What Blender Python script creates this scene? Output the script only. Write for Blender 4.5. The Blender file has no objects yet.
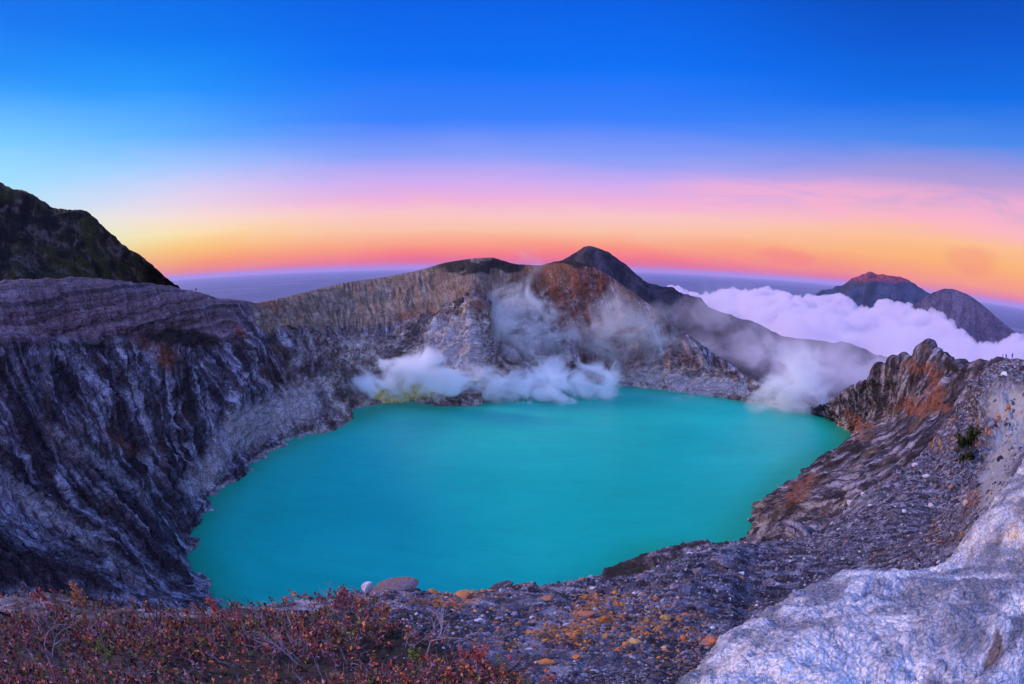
import bpy, math, random
import numpy as np
from mathutils import Matrix, Vector
rng = np.random.default_rng(7); random.seed(7)
scene = bpy.context.scene
COL = scene.collection

# ------------------------------------------------------------------ camera
F = 490.0; PITCH = math.radians(8.75); ROLL = math.radians(0.5); H = 180.0   # metres above the lake (lake at z=-H)
def ray(px, py):
    px = np.asarray(px, float); py = np.asarray(py, float)
    x = px - 512; y = 342 - py
    x, y = x*math.cos(ROLL) - y*math.sin(ROLL), x*math.sin(ROLL) + y*math.cos(ROLL)
    r = np.hypot(x, y) + 1e-9; t = 2*np.arcsin(np.minimum(r/(2*F), 1))
    X = np.sin(t)*x/r; Y = np.sin(t)*y/r; Z = np.cos(t)
    return np.stack([X, Z*math.cos(PITCH) + Y*math.sin(PITCH), -Z*math.sin(PITCH) + Y*math.cos(PITCH)], -1)
def at(px, py, D): return ray(px, py)*np.asarray(D, float)[..., None]
def at_z(px, py, z=-H):
    d = ray(px, py); return d*(z/d[..., 2])[..., None]
def proj(P):
    P = np.asarray(P, float); d = P/np.linalg.norm(P, axis=-1, keepdims=True)
    c, s = math.cos(PITCH), math.sin(PITCH)
    X = d[..., 0]; Z = d[..., 1]*c - d[..., 2]*s; Y = d[..., 1]*s + d[..., 2]*c
    t = np.arccos(np.clip(Z, -1, 1)); r = 2*F*np.sin(t/2); q = np.hypot(X, Y) + 1e-12
    x, y = r*X/q, r*Y/q
    x, y = x*math.cos(ROLL) + y*math.sin(ROLL), -x*math.sin(ROLL) + y*math.cos(ROLL)
    return x + 512, 342 - y
cd = bpy.data.cameras.new('camera'); cam = bpy.data.objects.new('camera', cd); COL.objects.link(cam)
scene.camera = cam
cd.type = 'PANO'; cd.sensor_width = 36; cd.sensor_fit = 'HORIZONTAL'
cc = cd.cycles if hasattr(cd, 'cycles') and hasattr(cd.cycles, 'panorama_type') else cd
cc.panorama_type = 'FISHEYE_EQUISOLID'; cc.fisheye_lens = F*36/1024; cc.fisheye_fov = math.pi*1.2
cd.clip_start = 0.05; cd.clip_end = 2e6
r0 = Vector((1, 0, 0)); u0 = Vector((0, math.sin(PITCH), math.cos(PITCH))); f0 = Vector((0, math.cos(PITCH), -math.sin(PITCH)))
rr = r0*math.cos(ROLL) + u0*math.sin(ROLL); uu = -r0*math.sin(ROLL) + u0*math.cos(ROLL)
M = Matrix.Identity(4)
for i in range(3): M[i][0] = rr[i]; M[i][1] = uu[i]; M[i][2] = -f0[i]
cam.matrix_world = M

# ------------------------------------------------------------------ noise
_perm = rng.permutation(4096).astype(np.int32); _val = rng.uniform(-1, 1, 4096).astype(np.float32)
def _h(i, j, k): return _val[_perm[(_perm[(_perm[i & 4095] + j) & 4095] + k) & 4095]]
def vnoise(p):
    f = np.floor(p); t = (p - f).astype(np.float32); i = f.astype(np.int32); t = t*t*t*(t*(t*6 - 15) + 10)
    X, Y, Z = i[..., 0], i[..., 1], i[..., 2]; a, b, c = t[..., 0], t[..., 1], t[..., 2]
    def L(q, r_, w): return q + (r_ - q)*w
    return L(L(L(_h(X, Y, Z), _h(X+1, Y, Z), a), L(_h(X, Y+1, Z), _h(X+1, Y+1, Z), a), b),
             L(L(_h(X, Y, Z+1), _h(X+1, Y, Z+1), a), L(_h(X, Y+1, Z+1), _h(X+1, Y+1, Z+1), a), b), c)
def fbm(p, L0, octs=5, gain=.5, off=0.0, ridged=False):
    out = 0; amp = 1; tot = 0; s = 1.0/L0
    for o in range(octs):
        n = vnoise(p*s + off + 17.3*o)
        if ridged: n = 1 - 2*np.abs(n)
        out = out + amp*n; tot += amp; amp *= gain; s *= 2.03
    return out/tot

# ------------------------------------------------------------------ mesh helpers
def tag(o, label=None, cat=None, group=None, kind=None):
    for k, v in (('label', label), ('category', cat), ('group', group), ('kind', kind)):
        if v: o[k] = v
    return o
def mesh_np(name, V, Fc, mat, uv=None, col=None, smooth=True, parent=None, loc=None):
    V = np.asarray(V, np.float32).reshape(-1, 3); Fc = np.asarray(Fc, np.int32); k = Fc.shape[1]
    me = bpy.data.meshes.new(name); me.vertices.add(len(V)); me.vertices.foreach_set('co', V.ravel())
    me.loops.add(Fc.size); me.loops.foreach_set('vertex_index', Fc.ravel())
    me.polygons.add(len(Fc)); me.polygons.foreach_set('loop_start', np.arange(len(Fc), dtype=np.int32)*k)
    me.polygons.foreach_set('use_smooth', np.full(len(Fc), smooth))
    me.update(calc_edges=True)
    if uv is not None:
        a = me.attributes.new('met', 'FLOAT_VECTOR', 'POINT'); a.data.foreach_set('vector', np.asarray(uv, np.float32).ravel())
    if col is not None:
        a = me.attributes.new('mask', 'FLOAT_COLOR', 'POINT'); a.data.foreach_set('color', np.asarray(col, np.float32).ravel())
    me.materials.append(mat)
    o = bpy.data.objects.new(name, me); COL.objects.link(o)
    if parent: o.parent = parent
    if loc is not None: o.location = loc
    return o
def grid_faces(nv, nu, close=False):
    i = np.arange(nv*nu).reshape(nv, nu)
    return np.stack([i[:-1, :-1], i[:-1, 1:], i[1:, 1:], i[1:, :-1]], -1).reshape(-1, 4)
def catmull(A, ts):
    n = len(A); i = np.clip(np.floor(ts).astype(int), 0, n-2); t = (ts - i)
    t = t.reshape(-1, *([1]*(A.ndim-1)))
    p0, p1, p2, p3 = A[np.maximum(i-1, 0)], A[i], A[i+1], A[np.minimum(i+2, n-1)]
    m1 = (p2 - p0)*.4; m2 = (p3 - p1)*.4
    return (2*t**3 - 3*t**2 + 1)*p1 + (t**3 - 2*t**2 + t)*m1 + (-2*t**3 + 3*t**2)*p2 + (t**3 - t**2)*m2
def spaced(A, n, wmin=.3):
    px, py = proj(A); d = np.hypot(np.diff(px, axis=0), np.diff(py, axis=0)); d = d.mean(1)
    d = np.maximum(d, wmin*d.mean()); c = np.concatenate([[0], np.cumsum(d)])
    return np.interp(np.linspace(0, c[-1], n), c, np.arange(len(A)))
def loft(R, nv, nu):
    """R: rows x cols x 3 control net -> dense net, metric coords, normals facing the camera"""
    R = np.asarray(R, float)
    R2 = catmull(R, spaced(R, nv))
    Q = catmull(R2.transpose(1, 0, 2), spaced(R2.transpose(1, 0, 2), nu)).transpose(1, 0, 2)
    return Q
def met(Q):
    du = np.linalg.norm(np.diff(Q, axis=1), axis=2).mean(0); dv = np.linalg.norm(np.diff(Q, axis=0), axis=2).mean(1)
    u = np.concatenate([[0], np.cumsum(du)]); v = np.concatenate([[0], np.cumsum(dv)])
    return np.stack(np.broadcast_arrays(u[None, :], v[:, None], np.zeros((1, 1))), -1).astype(float)
def normals(Q):
    n = np.cross(np.gradient(Q, axis=1), np.gradient(Q, axis=0)); n /= np.linalg.norm(n, axis=2, keepdims=True) + 1e-9
    return n
def facing(Q):
    n = normals(Q); s = np.sign((n*(-Q)).sum(2).mean()); return n*s, s
WX = WY = 0
def set_warp(P, L, amp):
    global WX, WY
    WX = amp*fbm(P, L, 5, .6, off=31); WY = amp*fbm(P, L, 5, .6, off=57)
def blob(px, py, cx, cy, rx, ry, ang=0):
    px = px + WX; py = py + WY
    a = math.radians(ang); dx, dy = px - cx, py - cy
    x, y = dx*math.cos(a) + dy*math.sin(a), -dx*math.sin(a) + dy*math.cos(a)
    return np.exp(-((x/rx)**2 + (y/ry)**2))
def build_surface(name, Q, mat, mask, kind='structure', zone=None, sul=None):
    _, s = facing(Q); nv, nu, _ = Q.shape
    fc = grid_faces(nv, nu)
    if s > 0: fc = fc[:, ::-1]
    # orientation: make face normals agree with the camera-facing side
    P = Q.reshape(-1, 3); a, b, c = P[fc[:, 0]], P[fc[:, 1]], P[fc[:, 2]]
    nn = np.cross(b-a, c-a)
    if ((nn*(-a)).sum(1) > 0).mean() < .5: fc = fc[:, ::-1]
    M_ = met(Q)
    if zone is not None: M_[..., 2] = zone
    o = mesh_np(name, P, fc, mat, uv=M_.reshape(-1, 3), col=mask.reshape(-1, 4))
    if sul is not None:
        a_ = o.data.attributes.new('sul', 'FLOAT', 'POINT'); a_.data.foreach_set('value', sul.astype(np.float32).ravel())
    return tag(o, kind=kind)

# ------------------------------------------------------------------ node helpers
def srgb(r, g, b):
    f = lambda c: (c/255/12.92) if c/255 <= .04045 else ((c/255 + .055)/1.055)**2.4
    return (f(r), f(g), f(b), 1)
class NT:
    def __init__(s, tree): s.t = tree; s.n = tree.nodes; s.l = tree.links
    def new(s, t, **k):
        n = s.n.new(t)
        for a, v in k.items(): setattr(n, a, v)
        return n
    def put(s, sock, v):
        if isinstance(v, bpy.types.NodeSocket): s.l.new(v, sock)
        else: sock.default_value = v
    def math(s, op, a, b=None, c=None, clamp=False):
        n = s.new('ShaderNodeMath', operation=op, use_clamp=clamp); s.put(n.inputs[0], a)
        if b is not None: s.put(n.inputs[1], b)
        if c is not None: s.put(n.inputs[2], c)
        return n.outputs[0]
    def vmath(s, op, a, b=None):
        n = s.new('ShaderNodeVectorMath', operation=op); s.put(n.inputs[0], a)
        if b is not None: s.put(n.inputs[1], b)
        return n.outputs[0]
    def noise(s, vec, scale, detail=6, rough=.55, dist=0.0, typ='FBM'):
        n = s.new('ShaderNodeTexNoise', noise_dimensions='3D'); n.noise_type = typ
        s.put(n.inputs['Vector'], vec); n.inputs['Scale'].default_value = scale; n.inputs['Detail'].default_value = detail
        n.inputs['Roughness'].default_value = rough; n.inputs['Distortion'].default_value = dist
        return n.outputs[0]
    def ramp(s, fac, stops, interp='LINEAR'):
        n = s.new('ShaderNodeValToRGB'); cr = n.color_ramp; cr.interpolation = interp
        while len(cr.elements) < len(stops): cr.elements.new(.5)
        for e, (p, c) in zip(cr.elements, stops): e.position = p; e.color = c
        s.put(n.inputs[0], fac); return n.outputs[0]
    def mix(s, fac, a, b, typ='MIX'):
        n = s.new('ShaderNodeMix', data_type='RGBA', blend_type=typ); n.clamp_factor = True
        s.put(n.inputs[0], fac); s.put(n.inputs[6], a); s.put(n.inputs[7], b); return n.outputs[2]
    def smooth(s, x, lo, hi):
        n = s.new('ShaderNodeMapRange', interpolation_type='SMOOTHSTEP'); s.put(n.inputs[0], x)
        n.inputs[1].default_value = lo; n.inputs[2].default_value = hi; return n.outputs[0]
def new_mat(name):
    m = bpy.data.materials.new(name); m.use_nodes = True; t = NT(m.node_tree); t.n.clear()
    return m, t
def surface_out(t, col, rough=.9, bump=None, bstr=.5, bdist=1.0, spec=.2, sss=None):
    p = t.new('ShaderNodeBsdfPrincipled'); o = t.new('ShaderNodeOutputMaterial')
    t.put(p.inputs['Base Color'], col); t.put(p.inputs['Roughness'], rough); p.inputs['Specular IOR Level'].default_value = spec
    if bump is not None:
        b = t.new('ShaderNodeBump'); t.put(b.inputs['Height'], bump); b.inputs['Strength'].default_value = bstr; b.inputs['Distance'].default_value = bdist
        t.l.new(b.outputs[0], p.inputs['Normal'])
    t.l.new(p.outputs[0], o.inputs[0]); return p
def rock_mat(name, cols, L, rust=(.34, .10, .045, 1), pale=(.42, .40, .48, 1), dark=(.025, .02, .02, 1), extra=(.3, .22, .25, 1),
             stretch=(1, .18), ash=((.09, .055, .042, 1), (.27, .18, .13, 1), (.50, .38, .29, 1)), sulphur=False, bumpd=1.0, warm=(.16, .10, .075, 1), mottle=.5, streak=.6, crack=.35, spots=None):
    """rock whose colour follows isotropic noise of size L metres and streaks running downslope; masks: R rust (painted alpenglow on the far volcano), G pale, B dark, A strata"""
    m, t = new_mat(name)
    pos = t.new('ShaderNodeNewGeometry').outputs['Position']
    am = t.new('ShaderNodeAttribute', attribute_name='met').outputs['Vector']
    ak = t.new('ShaderNodeAttribute', attribute_name='mask')
    sp = t.new('ShaderNodeSeparateColor'); t.l.new(ak.outputs['Color'], sp.inputs[0])
    R_, G_, B_, A_ = sp.outputs[0], sp.outputs[1], sp.outputs[2], ak.outputs['Alpha']
    n1 = t.noise(pos, 1/L, 9, .62, .6)
    mp = t.new('ShaderNodeMapping'); t.l.new(am, mp.inputs[0]); mp.inputs['Scale'].default_value = (stretch[0], stretch[1], 0)
    wv = t.vmath('ADD', mp.outputs[0], t.vmath('SCALE', t.new('ShaderNodeTexNoise').outputs[1]) ) if False else mp.outputs[0]
    n2 = t.noise(wv, 2.2/L, 7, .6, 1.2)
    sm = t.new('ShaderNodeSeparateXYZ'); t.l.new(am, sm.inputs[0]); Z_ = sm.outputs[2]
    n3 = t.noise(pos, 6/L, 6, .6, .3)
    f = t.math('ADD', t.math('MULTIPLY', n1, 1-streak), t.math('MULTIPLY', n2, streak))
    f = t.smooth(f, .40, .62)
    c = t.ramp(f, [(i/(len(cols)-1), q) for i, q in enumerate(cols)])
    if sulphur:   # pale altered rock of the far cliffs (negative zone)
        f2 = t.smooth(t.math('ADD', t.math('MULTIPLY', n1, .7), t.math('MULTIPLY', n3, .3)), .38, .64)
        alt = t.ramp(f2, [(0, (.10, .065, .06, 1)), (.4, (.28, .20, .18, 1)), (.75, (.52, .42, .36, 1)), (1, (.80, .70, .62, 1))])
        c = t.mix(t.math('MULTIPLY', t.math('MULTIPLY', Z_, -1.0, clamp=True), .85), c, alt)
    # smooth ash slopes
    n4 = t.noise(wv, 5/L, 5, .6, .8)
    ash_ = t.ramp(t.math('ADD', t.math('MULTIPLY', n4, .6), t.math('MULTIPLY', n1, .4)), [(.34, ash[0]), (.5, ash[1]), (.66, ash[2])])
    c = t.mix(t.math('MULTIPLY', t.smooth(t.math('ADD', Z_, t.math('MULTIPLY', t.math('SUBTRACT', n1, .5), .8)), .3, .8), .9), c, ash_)
    # open cracks between blocks
    vo = t.new('ShaderNodeTexVoronoi', feature='DISTANCE_TO_EDGE'); vo.inputs['Scale'].default_value = 2.6/L
    wn_ = t.new('ShaderNodeTexNoise'); wn_.inputs['Scale'].default_value = 3/L; wn_.inputs['Detail'].default_value = 4; t.l.new(pos, wn_.inputs['Vector'])
    wsc = t.new('ShaderNodeVectorMath', operation='SCALE'); t.l.new(wn_.outputs[1], wsc.inputs[0]); wsc.inputs['Scale'].default_value = L*.55
    t.put(vo.inputs['Vector'], t.vmath('ADD', pos, wsc.outputs[0]))
    crk = t.smooth(vo.outputs['Distance'], .0, .10)
    # warm earthy mottling
    c = t.mix(t.math('MULTIPLY', t.smooth(t.noise(pos, .45/L, 5, .6, 1.), .52, .68), mottle), c, warm)
    # strata following height
    sz = t.new('ShaderNodeSeparateXYZ'); t.l.new(pos, sz.inputs[0])
    zz = t.math('ADD', sz.outputs[2], t.math('MULTIPLY', t.noise(pos, .25/L, 4, .5), 1.2*L))
    cb = t.new('ShaderNodeCombineXYZ'); t.l.new(zz, cb.inputs[2])
    st = t.smooth(t.noise(cb.outputs[0], 3.0/L, 4, .7), .35, .65)
    sc = t.mix(st, tuple(v*.14 for v in extra[:3])+(1,), extra)
    c = t.mix(t.math('MULTIPLY', A_, .85), c, sc)
    jit = lambda k, a, lo, hi: t.smooth(t.math('ADD', k, t.math('MULTIPLY', t.math('SUBTRACT', a, .5), .9)), lo, hi)
    c = t.mix(t.math('MULTIPLY', jit(G_, n3, .25, .85), .8), c, t.mix(n3, tuple(v*.55 for v in pale[:3])+(1,), pale))
    c = t.mix(t.math('MULTIPLY', t.math('MULTIPLY', jit(R_, n1, .3, 1.0), t.smooth(n3, .3, .6)), .9), c, t.mix(n3, tuple(v*.5 for v in rust[:3])+(1,), rust))
    c = t.mix(t.math('MULTIPLY', jit(B_, n1, .25, .75), .92), c, dark)
    if sulphur:
        sa = t.new('ShaderNodeAttribute', attribute_name='sul').outputs['Fac']
        c = t.mix(t.math('MULTIPLY', jit(sa, n3, .3, .8), .9), c, t.mix(n3, (.62, .50, .10, 1), (.95, .88, .30, 1)))
    # fine light / dark grain
    g = t.noise(pos, 22/L, 4, .7)
    c = t.mix(.8, c, t.ramp(g, [(.3, (.25, .25, .25, 1)), (.5, (1, 1, 1, 1)), (.7, (1.9, 1.9, 1.95, 1))]), 'MULTIPLY')
    b = t.math('ADD', t.math('MULTIPLY', n2, .8), t.math('ADD', t.math('MULTIPLY', n3, .5), t.math('MULTIPLY', g, .35)))
    b = t.math('ADD', b, t.math('MULTIPLY', crk, crack))
    surface_out(t, c, .92, b, 1.0, bumpd)
    return m

# ------------------------------------------------------------------ crater wall: left, far bowl and steaming cone
def outward(P, b, drop):
    h = P.copy(); h[..., 2] = 0; h /= np.linalg.norm(h, axis=-1, keepdims=True)
    q = P + h*np.asarray(b)[..., None] if np.ndim(b) else P + h*b
    q[..., 2] -= drop; return q
def wall_net(cols, bk=(60, 40), under=12):
    rim = at([c[0][0] for c in cols], [c[0][1] for c in cols], [c[0][2] for c in cols])
    sh = at_z([c[2][0] for c in cols], [c[2][1] for c in cols])
    mid = np.array([at(*c[1]) if len(c[1]) == 3 else rim[i]*.47 + sh[i]*.53 + np.array([0, 0, c[1][0]]) for i, c in enumerate(cols)])
    q1 = rim*.5 + mid*.5; q3 = mid*.5 + sh*.5
    c0 = np.array([60., 430., -H]); inw = c0 - sh; inw[:, 2] = 0; inw /= np.linalg.norm(inw, axis=1, keepdims=True)
    un = sh + inw*14; un[:, 2] = -H - under
    back = outward(rim, bk[0], bk[1])
    return np.stack([back, rim, q1, mid, q3, sh, un])
E1 = (0,)
cols = [((-300, 520, 190), (-6,), (330, 760)), ((-280, 380, 225), (-8,), (270, 690)), ((-120, 300, 300), (-10,), (228, 635)), ((0, 284, 335), (-12,), (206, 598)),
 ((30, 281, 350), (-12,), (190, 575)), ((60, 279, 372), (-12,), (180, 545)), ((95, 280, 400), (-12,), (196, 517)), ((128, 283, 430), (-12,), (205, 500)),
 ((160, 286, 480), (-12,), (228, 480)), ((185, 290, 530), (-12,), (256, 457)), ((208, 295, 580), (-10,), (285, 441)),
 ((232, 300, 630), (-14,), (305, 435)), ((262, 302, 730), (285, 345, 620), (330, 430)), ((300, 294, 830), (320, 338, 690), (350, 420)),
 ((340, 284, 900), (345, 332, 740), (352, 409)), ((385, 277, 920), (395, 326, 760), (385, 403)), ((420, 270, 905), (432, 314, 770), (412, 402)), ((445, 263, 900), (458, 303, 755), (440, 405)),
 ((470, 259, 900), (472, 298, 725), (468, 405)), ((484, 258, 903), (484, 305, 730), (482, 404)), ((494, 258, 905), (492, 315, 845), (492, 400)), ((515, 264, 915), (517, 325, 865), (515, 396)),
 ((540, 265, 910), (546, 330, 845), (545, 392)), ((562, 261, 900), (578, 330, 810), (575, 387)), ((592, 266, 890), (612, 332, 805), (605, 384)),
 ((625, 288, 860), (645, 346, 795), (640, 387)), ((660, 314, 840), (678, 360, 785), (668, 390)), ((700, 345, 815), (708, 374, 775), (695, 393)),
 ((735, 369, 795), (738, 387, 768), (724, 397)), ((762, 386, 775), (760, 396, 758), (748, 401)), ((795, 397, 752), (788, 403, 745), (780, 407)), ((826, 408, 722), (822, 411, 716), (812, 413))]
Q = loft(wall_net(cols), 430, 1500)
N, _ = facing(Q); mt = met(Q); px, py = proj(Q)
D = np.linalg.norm(Q, axis=2)
fade_top = np.clip((np.arange(430)[:, None])/60., 0, 1)
w3 = Q.copy()
warp = fbm(mt*[1, 1, 0], 60, 3)[..., None]*22
gu = (mt + warp*np.array([1, .2, 0]))*np.array([1, .16, 1])
gb = (mt + warp*1.5*np.array([1, .2, 0]))*np.array([1, .22, 1])
def S(x, lo, hi):
    t = np.clip((x-lo)/(hi-lo), 0, 1); return t*t*(3-2*t)
left = 1 - S(px, 250, 360)
cone = S(px, 520, 590)
shore = np.clip((Q[..., 2] + H)/45, 0, 1)
g1 = fbm(gu, 26, 5, .5, ridged=True); g2 = fbm(gu, 8, 4, .55, off=5, ridged=True)
iso = fbm(w3, 70, 7, .52); isor = fbm(w3, 24, 5, .55, off=3, ridged=True)
bench = np.interp(px, [225, 262, 300, 345, 395, 432, 458, 476, 494, 517, 546, 578, 612, 645, 678, 740], [318, 338, 338, 334, 328, 316, 305, 298, 312, 300, 296, 292, 292, 318, 345, 385])
zone = S(px, 225, 275)*(1 - S(py + 5*isor, bench-5, bench+6))
zone *= 1 - .75*S(px, 560, 600)
rug = (1-left)*(1-zone)
disp = left*(20*fbm(gb, 75, 3, .45, off=12, ridged=True)*(1-.6*(1-S(py, 330, 350))) + 9*g1 + 4.0*g2 + 8*iso + 5*isor + 1.8*fbm(w3, 6, 3, .6, off=44, ridged=True) + 2.5*fbm(w3, 9, 4, .55, off=8, ridged=True)) + (1-left)*zone*((3.6 + 9*cone)*g1 + 3.2*g2 + 3.5*iso) + rug*(2.5*g1 + 1.0*g2 + 13*iso + 12*isor + 2.5*fbm(w3, 9, 4, .55, off=8, ridged=True))
# blocky outcrops near the left shore
oc = left*np.exp(-((py-450)/70)**2)*S(px, 150, 230)
disp += oc*7*np.maximum(fbm(w3, 38, 4, .5, off=9, ridged=True), -.2)
# dark ledge under the strata
led = left*np.clip(1 - np.abs((py - 342 - .05*px)/10), 0, 1)
zl = Q[..., 2] + 6*fbm(Q, 80, 3)
str_ = (1-S(py, 330, 350))*(1-S(px, 215, 255))
disp += str_*5*vnoise(np.stack([zl/7, zl*0 + 3.3, zl*0], -1))
rr0 = np.argmin(np.abs(spaced(wall_net(cols), 430) - 1))
fadew = np.clip((np.arange(430)[:, None] - rr0)/60., .14, 1)*np.ones((1, 1500))
disp = (disp - 6*left)*(.25 + .75*shore) + (1-shore)*(6*fbm(w3, 22, 5, .6, off=33) + 3*fbm(w3, 9, 3, .5, off=35, ridged=True) + left*9*np.maximum(fbm(w3, 30, 4, .6, off=71, ridged=True), -.1))
Q = Q + N*(disp*fadew)[..., None]
_ru = np.exp(-((py - (262))/9)**2)*S(px, 400, 440)*(1-S(px, 600, 640))
mask = np.zeros(Q.shape[:2] + (4,))
px, py = proj(Q)
B = lambda *a: blob(px, py, *a)
rim_row = np.full(1500, rr0)
edge = np.exp(-((np.arange(430)[:, None] - rim_row[None, :] - 5)/7.)**2)*S(px, 596, 615)  # lit ridge crest of the cone, painted as a pale strip
crust = np.exp(-((Q[..., 2] + H - 1.2)/1.6)**2)*S(fbm(Q, 30, 3), -.35, .1)
set_warp(Q, 40, 9)
mask[..., 0] = np.clip(B(150, 345, 26, 14, 20)*.9 + B(168, 363, 10, 14) + B(120, 440, 30, 10, 30)*.8 + B(285, 350, 22, 8, 20)*.6 + B(270, 303, 30, 5, 12)*.8 + B(90, 500, 30, 9, 30)*.5 + B(155, 540, 14, 12)*.5
    + B(585, 285, 34, 26, -50)*1.1 + B(640, 300, 30, 14, 35)*.8 + B(540, 272, 24, 9)*.9 + B(478, 300, 7, 20)*.8 + B(405, 318, 36, 7, -18)*.6 + B(690, 350, 30, 14, 45)*.5 + B(600, 370, 40, 14)*.6 + B(600, 320, 95, 36, 30)*.95 + B(440, 312, 50, 5, -12)*.5 + B(240, 330, 18, 8, 35)*.9, 0, 1.2)
mask[..., 1] = np.clip(B(250, 425, 34, 24, -20)*1.0 + B(300, 405, 26, 30, 40)*.9 + B(205, 475, 32, 20, -50)*.9 + B(215, 560, 16, 30)*.6 + B(120, 560, 70, 12, 35)*.5 + B(60, 440, 50, 10, 50)*.5 + B(458, 345, 30, 32, -20)*1.4 + B(360, 340, 50, 14)*.55 + B(640, 378, 34, 7)*.9 + B(705, 382, 30, 6, 15)*.8 + B(30, 500, 60, 16, 35)*.7 + B(110, 470, 60, 10, 40)*.6 + B(600, 320, 90, 26, 30)*.2
    + .8*np.exp(-((py - 308 - .0*px)/4)**2)*(1-S(px, 120, 160))*.5 + edge*.9 + crust*.6 + B(680, 385, 70, 9, 8)*.8 + B(560, 388, 60, 5, -8)*.5, 0, 1)
veg = S(py, 240, 252)*(1-S(py, 270, 282))*S(px, 440, 470)*(1-S(px, 585, 600))
mask[..., 2] = np.clip(B(185, 338, 45, 9, 5)*1.0 + B(90, 346, 60, 7)*.6 + B(465, 268, 40, 6)*1. + B(520, 264, 40, 5)*.9 + B(575, 262, 20, 4)*.9 + B(60, 420, 60, 12, 30)*.3 + B(330, 287, 80, 4, -8)*.5 + B(340, 318, 26, 5, 40)*.35, 0, 1)
mask[..., 3] = np.clip((1-S(py, 332, 350))*(1-S(px, 220, 262)), 0, 1)
wall_rim = np.concatenate([Q[rr0 - 3], px[rr0 - 3][:, None]], 1)
sulph = B(420, 380, 45, 22, -10)
m_wall = rock_mat('crater_rock', [(.035, .025, .036, 1), (.09, .075, .10, 1), (.20, .18, .24, 1), (.52, .50, .64, 1)], 26, streak=.62, stretch=(1, .12), extra=(.40, .26, .31, 1),
                  pale=(.66, .58, .62, 1), warm=(.17, .10, .085, 1), bumpd=5.0, sulphur=True)
wall = build_surface('crater_wall', Q, m_wall, mask, zone=zone - (1-left)*(1-zone)*(1 - .6*S(px, 520, 600)*(1-S(py, 355, 375))), sul=np.clip(B(415, 385, 40, 14, -5)*1.1 + B(385, 395, 18, 8) + B(440, 372, 12, 8)*.6, 0, 1))

# ------------------------------------------------------------------ right crater wall with the pinnacle
cols = [((806, 411, 722), (812, 413, 712), (812, 414)), ((826, 405, 690), (832, 414, 680), (826, 417)), ((845, 392, 640), (850, 412, 640), (848, 430)), ((858, 388, 600), (862, 412, 610), (853, 434)), ((872, 376, 560), (872, 412, 580), (852, 440)),
 ((888, 368, 520), (880, 414, 545), (845, 446)), ((908, 360, 485), (892, 416, 510), (838, 451)), ((930, 352, 450), (902, 420, 460), (822, 460)), ((946, 359, 430), (905, 428, 425), (805, 473)),
 ((963, 372, 390), (900, 438, 385), (785, 487)), ((985, 376, 330), (893, 450, 345), (768, 500)), ((1012, 386, 260), (875, 472, 290), (757, 512)),
 ((1015, 400, 220), (860, 495, 245), (751, 530)), ((1000, 430, 180), (832, 520, 225), (745, 545)), ((960, 470, 150), (800, 540, 205), (725, 553)),
 ((900, 500, 125), (745, 562, 200), (700, 549)), ((850, 530, 105), (692, 578, 190), (650, 557)), ((780, 560, 95), (650, 592, 185), (596, 583)), ((700, 600, 80), (600, 620, 180), (560, 640))]
Q = loft(wall_net(cols, bk=(35, 40)), 380, 900)
N, _ = facing(Q); mt = met(Q); px, py = proj(Q)
warp = fbm(mt*[1, 1, 0], 50, 3)[..., None]*16
gu = (mt + warp*np.array([1, .2, 0]))*np.array([1, .14, 1])
pin = S(px, 835, 870)*(1-S(py, 400, 425))
disp = 4.5*fbm(gu, 16, 5, .55, ridged=True) + 4*fbm(Q, 45, 6, .5) + 3*fbm(Q, 12, 5, .55, ridged=True)
disp += pin*(9*fbm(Q*[1, 1, .45], 26, 5, .55, off=4, ridged=True))
Q = Q + N*(disp*np.clip(np.arange(380)[:, None]/40., .35, 1))[..., None]
px, py = proj(Q); B = lambda *a: blob(px, py, *a)
mask = np.zeros(Q.shape[:2] + (4,))
set_warp(Q, 22, 18)
mask[..., 0] = np.clip(B(912, 405, 26, 12, -5)*1.1 + B(934, 388, 7, 36, -8)*.8 + B(915, 366, 18, 9)*.8 + B(800, 490, 24, 12, -40)*.9 + B(860, 430, 12, 8)*.8 + B(940, 412, 18, 6)*1. + B(850, 420, 18, 5, 40)*.8 + B(975, 378, 20, 5)*.6, 0, 1.2)
mask[..., 1] = np.clip(B(762, 525, 6, 16, 20)*.9 + B(845, 428, 22, 4, 35)*.9 + B(870, 390, 12, 10)*.4, 0, 1)
mask[..., 2] = np.clip(B(650, 575, 70, 26)*.75 + B(950, 368, 16, 7, 20)*1. + B(840, 460, 60, 5, -38)*.7 + B(900, 438, 40, 4, -35)*.5, 0, 1)
m_right = rock_mat('right_wall_rock', [(.025, .018, .026, 1), (.06, .048, .07, 1), (.14, .12, .165, 1), (.36, .33, .42, 1)], 17, pale=(.5, .45, .5, 1),
                   rust=(.36, .11, .05, 1), warm=(.20, .13, .08, 1), bumpd=2.5)
build_surface('right_crater_wall', Q, m_right, mask)

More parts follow.
